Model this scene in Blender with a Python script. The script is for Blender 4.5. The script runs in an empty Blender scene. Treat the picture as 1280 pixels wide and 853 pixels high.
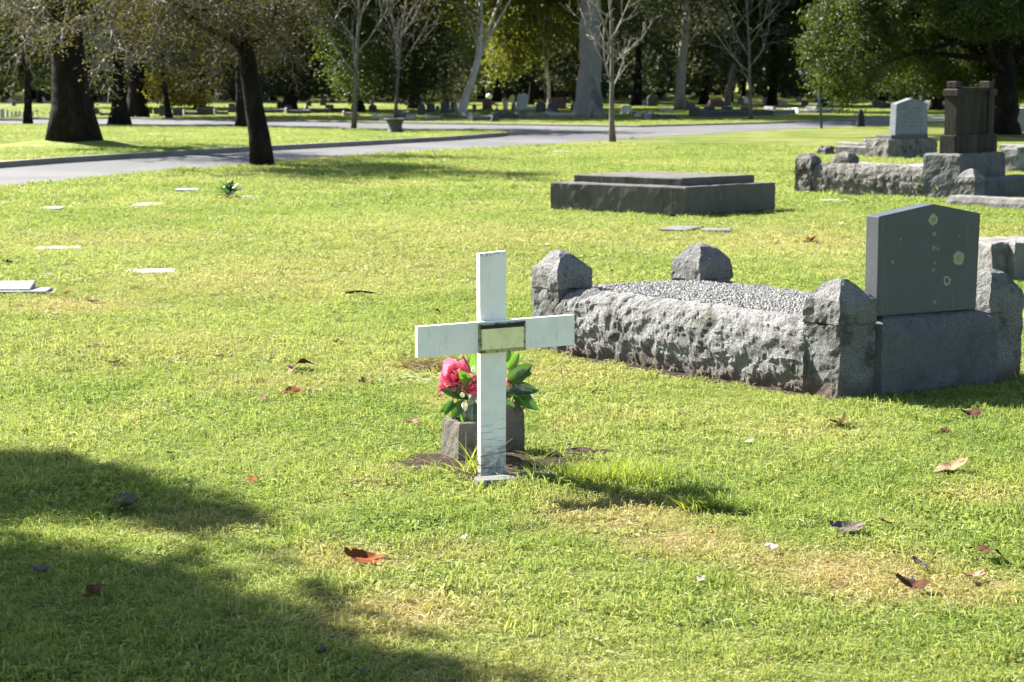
import bpy, bmesh, math, random
import numpy as np
from mathutils import Vector, Matrix, noise
from math import radians, sin, cos, pi, sqrt, exp

sc = bpy.context.scene
COL = sc.collection
# ------------------------------------------------------------------ camera
CH, FPX, HY = 1.6, 2400.0, 98.0
PITCH = math.atan((426.5 - HY) / FPX)
cd = bpy.data.cameras.new('camera'); cam = bpy.data.objects.new('camera', cd); COL.objects.link(cam)
cam.location = (0, 0, CH); cam.rotation_euler = (pi/2 - PITCH, 0, 0)
cd.sensor_width = 36; cd.lens = 36 * FPX / 1280; cd.clip_start = .05; cd.clip_end = 3000
cd.dof.use_dof = True; cd.dof.focus_distance = 7.9; cd.dof.aperture_fstop = 7.5
sc.camera = cam
# ------------------------------------------------------------------ light
LDIR = Vector((1.0, -.75, -1.0)).normalized()
w = bpy.data.worlds.new('World'); sc.world = w; w.use_nodes = True
nt = w.node_tree; bgn = nt.nodes['Background']
sky = nt.nodes.new('ShaderNodeTexSky'); sky.sky_type = 'NISHITA'; sky.sun_disc = False
sky.sun_elevation = math.asin(-LDIR.z); sky.sun_rotation = math.atan2(-LDIR.x, -LDIR.y)
nt.links.new(sky.outputs[0], bgn.inputs[0]); bgn.inputs[1].default_value = .05
ld = bpy.data.lights.new('sun', 'SUN'); ld.energy = 5.0; ld.angle = radians(.55); ld.color = (1, .95, .86)
sun = bpy.data.objects.new('sun', ld); COL.objects.link(sun)
sun.rotation_euler = LDIR.to_track_quat('-Z', 'Y').to_euler(); sun.location = (-30, 30, 40)
sc.view_settings.view_transform = 'Standard'; sc.view_settings.look = 'None'
sc.view_settings.exposure = 2.32; sc.view_settings.gamma = 1

# ------------------------------------------------------------------ helpers
def ray(x, y):
    cp, sp = cos(PITCH), sin(PITCH)
    return Vector((x - 640, cp*FPX - sp*(y-426.5), -sp*FPX - cp*(y-426.5)))
def at(x, y, z=0.0):
    d = ray(x, y); k = (z - CH) / d.z
    return Vector((d.x*k, d.y*k, z))
def aty(x, y, Y):
    d = ray(x, y); k = Y / d.y
    return Vector((d.x*k, Y, CH + d.z*k))
def tag(o, label=None, cat=None, group=None, kind=None):
    if label: o['label'] = label
    if cat: o['category'] = cat
    if group: o['group'] = group
    if kind: o['kind'] = kind
    return o
def thing(name, label, cat, loc, group=None):
    o = bpy.data.objects.new(name, None); COL.objects.link(o); o.location = loc
    o.empty_display_size = .1
    return tag(o, label, cat, group)
def wloc(o):
    v = Vector((0, 0, 0))
    while o: v += o.location; o = o.parent
    return v
def mk(name, V, F, mat, parent=None, smooth=False, loc=None, mi=None, fattr=None):
    """one mesh object; V in world coordinates (moved to the origin of the thing)"""
    V = np.asarray(V, dtype=np.float32).reshape(-1, 3)
    off = wloc(parent) if parent else (Vector(loc) if loc is not None else Vector((0, 0, 0)))
    V = V - np.array(off, dtype=np.float32)
    me = bpy.data.meshes.new(name)
    if isinstance(F, np.ndarray):
        k = F.shape[1]; n = len(F)
        me.vertices.add(len(V)); me.vertices.foreach_set('co', V.ravel())
        me.loops.add(n*k); me.loops.foreach_set('vertex_index', F.astype(np.int32).ravel())
        me.polygons.add(n); me.polygons.foreach_set('loop_start', np.arange(0, n*k, k, dtype=np.int32))
        me.update(calc_edges=True)
    else:
        me.from_pydata(V.tolist(), [], F); me.update()
    for m in (mat if isinstance(mat, (list, tuple)) else [mat]): me.materials.append(m)
    if mi is not None: me.polygons.foreach_set('material_index', np.asarray(mi, dtype=np.int32))
    if fattr is not None:
        a = me.attributes.new('v', 'FLOAT', 'FACE'); a.data.foreach_set('value', np.asarray(fattr, dtype=np.float32))
    me.polygons.foreach_set('use_smooth', [bool(smooth)]*len(me.polygons))
    o = bpy.data.objects.new(name, me); COL.objects.link(o)
    if parent: o.parent = parent
    elif loc is not None: o.location = loc
    return o

# ------------------------------------------------------------------ materials
def newmat(name):
    m = bpy.data.materials.new(name); m.use_nodes = True
    n = m.node_tree.nodes; n.clear()
    out = n.new('ShaderNodeOutputMaterial')
    return m, m.node_tree, out
class NB:
    def __init__(s, t): s.t = t
    def n(s, typ, **k):
        x = s.t.nodes.new(typ)
        for a, v in k.items(): setattr(x, a, v)
        return x
    def l(s, a, b): s.t.links.new(a, b)
    def noise(s, vec, scale, detail=4, rough=.55, dist=0):
        x = s.n('ShaderNodeTexNoise'); x.inputs['Scale'].default_value = scale
        x.inputs['Detail'].default_value = detail; x.inputs['Roughness'].default_value = rough
        x.inputs['Distortion'].default_value = dist
        if vec is not None: s.l(vec, x.inputs['Vector'])
        return x.outputs['Fac']
    def rng(s, v, a, b, c=0, d=1, smooth=True):
        x = s.n('ShaderNodeMapRange'); x.interpolation_type = 'SMOOTHSTEP' if smooth else 'LINEAR'
        s.l(v, x.inputs[0])
        for i, q in enumerate((a, b, c, d)): x.inputs[1+i].default_value = q
        return x.outputs[0]
    def math(s, op, a, b=None):
        x = s.n('ShaderNodeMath', operation=op)
        for i, q in enumerate((a, b)):
            if q is None: continue
            if isinstance(q, (int, float)): x.inputs[i].default_value = q
            else: s.l(q, x.inputs[i])
        return x.outputs[0]
    def mix(s, f, a, b):
        x = s.n('ShaderNodeMix', data_type='RGBA')
        for sock, q in ((x.inputs['Factor'], f), (x.inputs['A'], a), (x.inputs['B'], b)):
            if isinstance(q, (int, float)): sock.default_value = q
            elif isinstance(q, (tuple, list)): sock.default_value = (*q[:3], 1)
            else: s.l(q, sock)
        return x.outputs['Result']
    def bump(s, h, strength, dist=.01, nrm=None):
        x = s.n('ShaderNodeBump'); x.inputs['Strength'].default_value = strength; x.inputs['Distance'].default_value = dist
        s.l(h, x.inputs['Height'])
        if nrm is not None: s.l(nrm, x.inputs['Normal'])
        return x.outputs[0]
    def principled(s, col, rough=.8, spec=.3, nrm=None):
        p = s.n('ShaderNodeBsdfPrincipled')
        if isinstance(col, (tuple, list)): p.inputs['Base Color'].default_value = (*col[:3], 1)
        else: s.l(col, p.inputs['Base Color'])
        if isinstance(rough, (int, float)): p.inputs['Roughness'].default_value = rough
        else: s.l(rough, p.inputs['Roughness'])
        p.inputs['Specular IOR Level'].default_value = spec
        if nrm is not None: s.l(nrm, p.inputs['Normal'])
        return p
def simple(name, base, layers=(), rough=.85, spec=.25, bumps=(), coord='Object', stretch=None):
    """layers: (scale, colour, lo, hi[, amount])   bumps: (scale, strength, distance)"""
    m, t, out = newmat(name); b = NB(t)
    tc = b.n('ShaderNodeTexCoord'); v = tc.outputs[coord]
    if stretch:
        mp = b.n('ShaderNodeMapping'); mp.inputs['Scale'].default_value = stretch; b.l(v, mp.inputs[0]); v = mp.outputs[0]
    col = base
    for L in layers:
        f = b.rng(b.noise(v, L[0], 6, .62), L[2], L[3], 0, L[4] if len(L) > 4 else 1)
        col = b.mix(f, col, L[1])
    nrm = None
    for sc_, st, di in bumps: nrm = b.bump(b.noise(v, sc_, 5, .65), st, di, nrm)
    p = b.principled(col, rough, spec, nrm); b.l(p.outputs[0], out.inputs[0])
    return m

def leafmat(name, c0, c1, c2, trans=.45, rough=.45, spec=.4, tc=None):
    """per-face value v picks the colour between three tones"""
    m, t, out = newmat(name); b = NB(t)
    a = b.n('ShaderNodeAttribute', attribute_name='v')
    r = b.n('ShaderNodeValToRGB'); e = r.color_ramp.elements
    e[0].color = (*c0, 1); e[1].color = (*c2, 1); x = e.new(.55); x.color = (*c1, 1)
    b.l(a.outputs['Fac'], r.inputs[0])
    p = b.principled(r.outputs[0], rough, spec)
    tr = b.n('ShaderNodeBsdfTranslucent')
    tcol = b.mix(.6, r.outputs[0], tc or (min(1, c2[0]*1.7), min(1, c2[1]*1.7), c2[2]*.8)); b.l(tcol, tr.inputs[0])
    ms = b.n('ShaderNodeMixShader'); ms.inputs[0].default_value = trans
    b.l(p.outputs[0], ms.inputs[1]); b.l(tr.outputs[0], ms.inputs[2]); b.l(ms.outputs[0], out.inputs[0])
    return m

# lawn colour shared by the soil sheet and the blades: a node group on world position
DRY = [(500, 770, .30, 1.), (430, 700, .24, .8), (560, 690, .2, .5), (770, 645, .34, 1.), (860, 680, .28, .9), (960, 700, .25, .8), (1075, 720, .40, 1.), (1190, 735, .26, .9), (1230, 620, .25, .5),
       (90, 382, .6, .9), (300, 355, 1.6, .5), (480, 330, 1.8, .45), (620, 300, 2.2, .4), (880, 440, 1.2, .4), (200, 440, .9, .4), (1100, 300, 2.5, .4), (590, 500, .3, .5), (700, 470, .45, .6), (540, 465, .45, .7),
       (340, 480, .5, .5), (140, 300, 1.4, .5), (1010, 300, 1.6, .6), (250, 655, .3, .5), (1000, 540, .3, .35), (620, 850, .3, .4)]
def lawn_group():
    g = bpy.data.node_groups.new('lawn_colour', 'ShaderNodeTree')
    g.interface.new_socket('Color', in_out='OUTPUT', socket_type='NodeSocketColor')
    g.interface.new_socket('Dry', in_out='OUTPUT', socket_type='NodeSocketFloat')
    b = NB(g); go = b.n('NodeGroupOutput'); geo = b.n('ShaderNodeNewGeometry'); v = geo.outputs['Position']
    n1 = b.noise(v, .32, 3); n2 = b.noise(v, 1.7, 4, .6); n3 = b.noise(v, 7.5, 4, .6); n4 = b.noise(v, .9, 4, .6, .4)
    col = b.mix(b.rng(n2, .35, .66), (.105, .185, .022), (.23, .275, .052))
    col = b.mix(b.rng(n1, .4, .65, 0, .7), col, (.40, .39, .135))
    col = b.mix(b.rng(n3, .52, .72, 0, .6), col, (.07, .145, .01))
    dry = b.rng(n4, .57, .76, 0, .8)
    for (x, y, r, amt) in DRY:
        p = at(x, y)
        d = b.n('ShaderNodeVectorMath', operation='DISTANCE'); d.inputs[1].default_value = p; b.l(v, d.inputs[0])
        # break the outline up with noise
        dd = b.math('ADD', d.outputs['Value'], b.math('MULTIPLY', b.math('SUBTRACT', n3, .5), r*1.2))
        dry = b.math('MAXIMUM', dry, b.rng(dd, r*1.45, r*.2, 0, amt))
    drycol = b.mix(b.rng(n3, .4, .6), (.46, .34, .16), (.42, .25, .11))
    col = b.mix(b.math('MULTIPLY', dry, .92), col, drycol)
    b.l(col, go.inputs['Color']); b.l(dry, go.inputs['Dry'])
    return g
LG = lawn_group()
def lawn_mat():
    m, t, out = newmat('lawn'); b = NB(t)
    g = b.n('ShaderNodeGroup'); g.node_tree = LG
    geo = b.n('ShaderNodeNewGeometry'); v = geo.outputs['Position']
    f = b.noise(v, 60, 5, .7); f2 = b.noise(v, 14, 5, .7)
    col = b.mix(b.rng(f, .36, .62), (.045, .05, .012), g.outputs['Color'])
    col = b.mix(b.rng(f2, .3, .5, .55, 0), col, (.06, .075, .015))
    nr = b.bump(f, .9, .03); nr = b.bump(b.noise(v, 9, 4, .6), .6, .06, nr)
    p = b.principled(col, .9, .1, nr)
    b.l(p.outputs[0], out.inputs[0]); return m
def far_lawn_mat():
    m, t, out = newmat('far_lawn'); b = NB(t)
    g = b.n('ShaderNodeGroup'); g.node_tree = LG
    geo = b.n('ShaderNodeNewGeometry'); v = geo.outputs['Position']
    col = b.mix(b.rng(b.noise(v, 3, 6, .75), .38, .62, .85, .25), g.outputs['Color'], (.085, .12, .02))
    nr = b.bump(b.noise(v, 16, 5, .7), .7, .05)
    p = b.principled(col, .9, .1, nr)
    tr = b.n('ShaderNodeBsdfTranslucent'); b.l(col, tr.inputs[0])
    b.l(p.outputs[0], out.inputs[0]); return m
def blade_mat():
    m, t, out = newmat('grass_blade'); b = NB(t)
    g = b.n('ShaderNodeGroup'); g.node_tree = LG
    a = b.n('ShaderNodeAttribute', attribute_name='v'); av = a.outputs['Fac']
    oi = b.n('ShaderNodeObjectInfo'); ov = oi.outputs['Random']
    col = b.mix(b.rng(av, .05, .45, .55, 0), g.outputs['Color'], (.04, .095, .015))
    col = b.mix(b.rng(av, .45, .75, 0, .45), col, (.36, .42, .09))
    col = b.mix(b.rng(ov, .6, 1., 0, .35), col, (.09, .2, .02))
    straw = b.math('MULTIPLY', b.rng(av, .72, .96), b.math('ADD', b.math('MULTIPLY', g.outputs['Dry'], .8), .35))
    col = b.mix(straw, col, (.52, .43, .25))
    p = b.principled(col, .55, .22)
    tr = b.n('ShaderNodeBsdfTranslucent'); b.l(b.mix(.3, col, (.46, .56, .11)), tr.inputs[0])
    ms = b.n('ShaderNodeMixShader'); ms.inputs[0].default_value = .38
    b.l(p.outputs[0], ms.inputs[1]); b.l(tr.outputs[0], ms.inputs[2]); b.l(ms.outputs[0], out.inputs[0])
    return m

MT = {}
MT['lawn'] = lawn_mat(); MT['far_lawn'] = far_lawn_mat(); MT['blade'] = blade_mat()
MT['asphalt'] = simple('asphalt', (.15, .15, .155), [(.5, (.19, .19, .195), .4, .65), (6, (.11, .11, .115), .5, .75, .6), (90, (.24, .24, .24), .55, .7, .5)], .85, .3, [(70, .5, .01)], 'Generated')
MT['asphalt'] = simple('asphalt', (.085, .086, .09), [(.35, (.115, .115, .12), .4, .65), (3, (.06, .06, .064), .5, .75, .6), (60, (.15, .15, .15), .55, .7, .5)], .9, .2, [(50, .5, .01)])
MT['kerb'] = simple('kerb_concrete', (.20, .19, .17), [(1.5, (.12, .115, .10), .45, .7), (14, (.28, .27, .25), .55, .75, .6)], .9, .2, [(30, .4, .01)])
MT['granite'] = simple('rough_granite', (.30, .305, .31), [(140, (.10, .105, .11), .52, .64, .75), (120, (.5, .5, .5), .58, .7, .6), (3.2, (.13, .13, .12), .5, .72, .75), (5.5, (.16, .165, .09), .6, .78, .6), (1.3, (.40, .40, .40), .5, .7, .5)], .9, .25, [(28, .55, .02), (110, .45, .006)])
MT['gravel'] = simple('granite_chips', (.27, .265, .255), [(60, (.16, .16, .155), .48, .62, .8), (45, (.55, .54, .52), .6, .75, .7)], .9, .25, [(60, .4, .01)])
MT['slate'] = simple('blue_grey_granite', (.045, .052, .062), [(180, (.085, .095, .108), .5, .66, .7), (2.2, (.035, .04, .048), .4, .7, .8)], .5, .4, [(90, .12, .003)])
MT['bluestone'] = simple('dark_bluestone', (.10, .095, .088), [(4, (.055, .052, .048), .42, .68), (22, (.22, .21, .195), .55, .75, .5), (1.4, (.10, .09, .078), .4, .7, .7)], .9, .25, [(24, .35, .02), (120, .3, .005)], 'Object', (1, 1, .45))
MT['paleroof'] = simple('pale_marble', (.40, .40, .385), [(5, (.25, .25, .24), .48, .72), (30, (.72, .72, .70), .55, .7, .5)], .7, .3, [(40, .2, .006)])
MT['midstone'] = simple('grey_stone', (.16, .155, .148), [(4, (.085, .083, .08), .45, .7), (25, (.32, .32, .31), .55, .75, .6)], .88, .25, [(25, .4, .02)])
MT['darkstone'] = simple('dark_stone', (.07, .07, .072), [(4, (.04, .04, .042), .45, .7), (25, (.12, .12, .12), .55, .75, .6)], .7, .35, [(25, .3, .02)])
MT['redstone'] = simple('red_granite', (.12, .055, .045), [(30, (.07, .03, .028), .45, .65), (6, (.16, .08, .06), .5, .7, .5)], .6, .35, [(25, .2, .01)])
MT['brownstone'] = simple('weathered_brown_stone', (.032, .027, .023), [(3.5, (.011, .0095, .009), .4, .6), (7, (.07, .06, .05), .58, .75, .7), (1.6, (.05, .04, .032), .45, .65)], .9, .2, [(24, .4, .02)], 'Object', (1.6, 1.6, .22))
MT['concrete'] = simple('vase_concrete', (.10, .092, .078), [(9, (.06, .055, .045), .42, .66), (70, (.16, .15, .13), .55, .72, .5), (16, (.10, .11, .06), .6, .75, .5)], .92, .2, [(60, .5, .006), (220, .3, .002)])
MT['footing'] = simple('flat_concrete', (.13, .13, .127), [(8, (.085, .085, .08), .45, .7), (60, (.2, .2, .19), .55, .72, .5)], .9, .2, [(60, .4, .005)])
MT['soil'] = simple('soil', (.045, .032, .022), [(14, (.10, .075, .05), .5, .66), (50, (.018, .013, .01), .5, .62, .8), (30, (.30, .23, .14), .66, .75, .6)], .95, .1, [(35, 1, .03), (120, .8, .008)])
MT['plaque_white'] = simple('white_lawn_plaque', (.27, .27, .26), [(10, (.16, .16, .15), .5, .72), (60, (.45, .45, .43), .55, .72, .5)], .75, .3, [(50, .2, .003)])
MT['plaque_grey'] = simple('grey_lawn_plaque', (.20, .205, .205), [(6, (.13, .14, .13), .5, .72), (60, (.5, .5, .5), .55, .72, .5)], .8, .3, [(50, .2, .003)])
MT['black'] = simple('black_paint', (.015, .015, .016), [(30, (.04, .04, .04), .5, .7)], .6, .3)
MT['steel'] = simple('blue_painted_steel', (.035, .07, .13), [(8, (.06, .09, .14), .5, .7)], .5, .4)
MT['signgreen'] = simple('green_sign', (.02, .16, .09), [(8, (.03, .2, .12), .5, .7)], .4, .4)
MT['signwhite'] = simple('white_enamel', (.75, .75, .75), [(8, (.6, .6, .6), .5, .7)], .4, .4)
MT['screw'] = simple('rusty_screw', (.06, .04, .03), [(80, (.12, .07, .04), .5, .7)], .7, .4)
MT['bark_dark'] = simple('dark_bark', (.014, .0115, .0095), [(5, (.027, .022, .018), .45, .65), (18, (.006, .005, .0045), .5, .65, .8), (9, (.09, .09, .078), .68, .76, .6)], .95, .1, [(14, 1, .05), (40, .7, .02)], 'Object', (1, 1, .3))
MT['bark_grey'] = simple('grey_bark', (.13, .12, .10), [(6, (.08, .07, .06), .45, .65), (20, (.2, .19, .17), .55, .7, .7)], .9, .15, [(20, .8, .02)], 'Object', (1, 1, .35))
MT['bark_pale'] = simple('pale_twig_bark', (.22, .20, .17), [(9, (.12, .105, .085), .45, .65), (20, (.4, .38, .34), .55, .7, .7)], .8, .25, [(20, .5, .01)])
MT['bark_twig'] = simple('grey_twig_bark', (.19, .175, .15), [(9, (.05, .045, .038), .45, .65), (20, (.23, .22, .19), .55, .7, .7)], .85, .25, [(20, .5, .01)])
MT['bark_gum'] = simple('pale_gum_bark', (.20, .18, .16), [(1.4, (.10, .088, .078), .5, .62), (5, (.34, .32, .29), .52, .7, .6), (2.2, (.12, .10, .085), .62, .74, .6)], .8, .2, [(12, .4, .02)], 'Object', (1, 1, .3))
MT['bark_white'] = simple('white_gum_bark', (.50, .46, .41), [(2, (.42, .36, .30), .52, .7), (7, (.70, .67, .62), .52, .7, .6)], .75, .2, [(14, .3, .015)], 'Object', (1, 1, .35))
MT['leaf_ever'] = leafmat('glossy_evergreen_leaf', (.009, .018, .005), (.022, .040, .008), (.085, .115, .02), .3, .55, .25)
MT['leaf_dark'] = leafmat('dark_evergreen_leaf', (.014, .024, .015), (.028, .043, .022), (.066, .085, .032), .24, .6, .2)
MT['leaf_gum'] = leafmat('gum_leaf', (.018, .026, .013), (.036, .047, .02), (.085, .095, .034), .28, .55, .25)
MT['leaf_bright'] = leafmat('bright_gum_leaf', (.03, .042, .009), (.066, .084, .014), (.15, .16, .025), .4, .55, .25)
MT['leaf_yellow'] = leafmat('yellowing_oak_leaf', (.020, .019, .010), (.040, .037, .015), (.095, .086, .022), .35, .6, .2)
MT['leaf_gold'] = leafmat('golden_leaf', (.09, .075, .012), (.16, .135, .02), (.30, .26, .05), .45, .5, .3)
MT['leaf_grey'] = leafmat('grey_green_leaf', (.035, .045, .026), (.065, .078, .042), (.12, .135, .07), .3, .55, .25)
MT['leaf_wood'] = leafmat('hazed_wood_leaf', (.028, .042, .037), (.048, .066, .054), (.08, .10, .065), .15, .6, .2)  # blue-green lift in the leaf colour stands in for distant haze

# ------------------------------------------------------------------ geometry helpers
def nv(p, f, seed):
    q = Vector((p[0]*f + seed*17.3, p[1]*f - seed*9.1, p[2]*f + seed*5.7))
    return noise.noise_vector(q)
def loft(c, e1, e2, h1, h2, rings, seg=.05, amp=.0, freq=9., seed=1., vseg=None, close=True):
    """rounded/rough block: parallelogram rings (z, inset); rough vector-noise displacement"""
    c = Vector((c[0], c[1], 0)); e1 = Vector((e1[0], e1[1], 0)); e2 = Vector((e2[0], e2[1], 0)); vseg = vseg or seg
    n1 = max(1, int(round(2*h1/seg))); n2 = max(1, int(round(2*h2/seg)))
    par = [(-1+2*i/n1, -1) for i in range(n1)] + [(1, -1+2*i/n2) for i in range(n2)] + \
          [(1-2*i/n1, 1) for i in range(n1)] + [(-1, 1-2*i/n2) for i in range(n2)]
    fine = []
    for (z0, i0), (z1, i1) in zip(rings[:-1], rings[1:]):
        m = max(1, int(round(sqrt((z1-z0)**2+(i1-i0)**2)/vseg)))
        fine += [(z0+(z1-z0)*k/m, i0+(i1-i0)*k/m) for k in range(m)]
    fine.append(rings[-1])
    V = []; F = []; N = len(par)
    for (z, ins) in fine:
        a = max(h1-ins, 0.0005); b = max(h2-ins, 0.0005)
        for (s, t) in par:
            p = c + e1*(s*a) + e2*(t*b); p.z = z
            if amp:
                d = nv(p, freq, seed)*amp + nv(p, freq*2.6, seed+3)*(amp*.5) + nv(p, freq*6.1, seed+5)*(amp*.22)
                p = p + d
            V.append(tuple(p))
    R = len(fine)
    for r in range(R-1):
        for i in range(N):
            j = (i+1) % N
            F.append((r*N+i, r*N+j, (r+1)*N+j, (r+1)*N+i))
    if close: F.append(tuple((R-1)*N+i for i in range(N)))
    return V, F
def join(*parts):
    V = []; F = []
    for v, f in parts:
        o = len(V); V += list(v); F += [tuple(i+o for i in q) for q in f]
    return V, F
def slab(poly, origin, ax, ay, thick, bevel=.006):
    """extruded outline: poly in (x,z) along ax and up; thickness along ay (backwards)"""
    bm = bmesh.new()
    vs = [bm.verts.new((x, 0, z)) for x, z in poly]
    f = bm.faces.new(vs)
    r = bmesh.ops.extrude_face_region(bm, geom=[f])
    for v in r['geom']:
        if isinstance(v, bmesh.types.BMVert): v.co.y += thick
    bmesh.ops.recalc_face_normals(bm, faces=bm.faces)
    if bevel: bmesh.ops.bevel(bm, geom=list(bm.edges), offset=bevel, segments=2, affect='EDGES', profile=.6)
    bm.verts.ensure_lookup_table()
    O = Vector(origin); ax = Vector(ax); ay = Vector(ay)
    V = [tuple(O + ax*v.co.x + ay*v.co.y + Vector((0, 0, v.co.z))) for v in bm.verts]
    F = [tuple(v.index for v in f.verts) for f in bm.faces]
    bm.free(); return V, F
def rect(w, h, z0=0): return [(-w/2, z0), (w/2, z0), (w/2, z0+h), (-w/2, z0+h)]
def ang(a): a = radians(a); return Vector((cos(a), sin(a), 0)), Vector((-sin(a), cos(a), 0))
EXCL = []      # ground polygons without grass
def excl_box(c, e1, e2, h1, h2, m=0.0):
    c = Vector((c[0], c[1], 0))
    EXCL.append([tuple((c + e1*(s*(h1+m)) + e2*(t*(h2+m)))[:2]) for s, t in ((-1,-1),(1,-1),(1,1),(-1,1))])
def tube(V, F, pts, rad, sides=6):
    o0 = len(V); n = len(pts)
    for i, p in enumerate(pts):
        d = (pts[min(i+1, n-1)] - pts[max(i-1, 0)]); d.normalize()
        a = d.cross(Vector((0, 0, 1)) if abs(d.z) < .9 else Vector((1, 0, 0))); a.normalize(); b = d.cross(a)
        for k in range(sides):
            t = 2*pi*k/sides; V.append(tuple(p + (a*cos(t) + b*sin(t))*rad[i]))
    for i in range(n-1):
        for k in range(sides):
            k2 = (k+1) % sides
            F.append((o0+i*sides+k, o0+i*sides+k2, o0+(i+1)*sides+k2, o0+(i+1)*sides+k))
    F.append(tuple(o0+k for k in range(sides))[::-1]); F.append(tuple(o0+(n-1)*sides+k for k in range(sides)))
def lathe(c, prof, sides=20):
    V = []; F = []
    for r, z in prof:
        for k in range(sides):
            t = 2*pi*k/sides; V.append((c[0]+r*cos(t), c[1]+r*sin(t), c[2]+z))
    for i in range(len(prof)-1):
        for k in range(sides):
            k2 = (k+1) % sides; F.append((i*sides+k, i*sides+k2, (i+1)*sides+k2, (i+1)*sides+k))
    F.append(tuple(range(sides))[::-1]); F.append(tuple((len(prof)-1)*sides+k for k in range(sides)))
    return V, F

# ------------------------------------------------------------------ ground, roads
def sheet(name, poly, mat, z, kind='structure', label=None):
    V = [(p[0], p[1], z) for p in poly]
    o = mk(name, V, [tuple(range(len(V)))], mat); tag(o, label, None, None, kind); return o
# near lawn in a finer grid (gentle bumps), reaching to the horizon at the rim
gx = np.concatenate([[-900, -300, -120, -60], np.linspace(-32, 32, 65), [60, 120, 300, 900]])
gy = np.concatenate([[-200, -60, -10], np.linspace(0, 40, 41), [50, 60, 75, 90, 120, 200, 400, 900, 1600]])
V = [(x, y, 0) for y in gy for x in gx]; nx = len(gx)
F = [(j*nx+i, j*nx+i+1, (j+1)*nx+i+1, (j+1)*nx+i) for j in range(len(gy)-1) for i in range(nx-1)]
tag(mk('lawn', V, F, MT['lawn']), 'sunlit mown lawn of the cemetery', None, None, 'structure')

near_edge = [(-420, 282), (-160, 254), (0, 234.5), (120, 222), (220, 213.5), (320, 206.5), (440, 196), (560, 188), (640, 183.5), (720, 177.5), (800, 172.5), (900, 166.5), (1000, 160.8), (1060, 157.8), (1150, 153), (1280, 148), (1500, 141)]
isl_front = [(-420, 236), (-160, 215), (0, 203.5), (75, 198), (150, 193.5), (300, 185), (420, 179), (560, 171.5), (610, 168), (630, 166.4)]
isl_back = [(632, 164.5), (615, 163.6), (560, 163.2), (420, 161.6), (300, 159.8), (200, 158.2), (100, 156.8), (0, 156), (-160, 154.5), (-420, 152)]
far_edge = [(-420, 145), (-160, 148), (0, 150), (150, 148.6), (300, 151.2), (400, 153), (600, 156), (740, 158.2), (800, 159.2), (880, 157), (960, 155), (1040, 152), (1130, 148), (1280, 143.5), (1500, 137.5)]
RZ = .004
road = [at(*p, RZ) for p in near_edge] + [at(*p, RZ) for p in far_edge[::-1]]
sheet('road', road, MT['asphalt'], RZ, label='grey asphalt cemetery road')
IZ = .10
isl = [at(*p, IZ) for p in isl_front] + [at(*p, IZ) for p in isl_back]
# island lawn: raised turf inside a kerb
ctr = sum((Vector(p) for p in isl), Vector())/len(isl)
V = [(p.x, p.y, IZ-.004) for p in isl]
o = mk('island_lawn', V, [tuple(range(len(V)))], MT['far_lawn']); tag(o, 'raised strip of lawn between the two roads', None, None, 'structure')
def kerb_strip(name, pts, width, z1, label, side=1):
    V = []; F = []; n = len(pts)
    for i, p in enumerate(pts):
        d = Vector(pts[min(i+1, n-1)]) - Vector(pts[max(i-1, 0)]); d.z = 0; d.normalize(); q = Vector((-d.y, d.x, 0))*side
        a = Vector((p[0], p[1], 0)); b = a + q*width
        V += [(a.x, a.y, 0), (a.x, a.y, z1-.02), (a.x+q.x*.02, a.y+q.y*.02, z1), (b.x, b.y, z1), (b.x, b.y, 0)]
    for i in range(n-1):
        for k in range(4): F.append((i*5+k, (i+1)*5+k, (i+1)*5+k+1, i*5+k+1))
    o = mk(name, V, F, MT['kerb']); tag(o, label, None, None, 'structure')
kerb_strip('island_kerb', [at(*p, IZ) for p in isl_front + isl_back], .16, IZ+.012, 'concrete kerb round the island lawn', 1)
kerb_strip('far_kerb', [at(*p, .0) for p in far_edge], .16, .06, 'low concrete kerb along the far side of the road', 1)

# mound under the oak
om = at(93, 183, IZ)
V = []; F = []; NR = 10; NA = 40
for r in range(NR+1):
    for k in range(NA):
        t = 2*pi*k/NA; rr = r/NR
        V.append((om.x + 2.6*rr*cos(t), om.y - .1 + 1.55*rr*sin(t), IZ-.01 + .17*(cos(pi*rr)*.5+.5) + .012*noise.noise((k*.7, r*.9, 0))*(1-rr)))
for r in range(NR):
    for k in range(NA):
        F.append((r*NA+k, (r+1)*NA+k, (r+1)*NA+(k+1) % NA, r*NA+(k+1) % NA))
tag(mk('grass_mound', V, F, MT['far_lawn'], smooth=True), 'low grassy mound round the foot of the big tree', None, None, 'structure')

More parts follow.
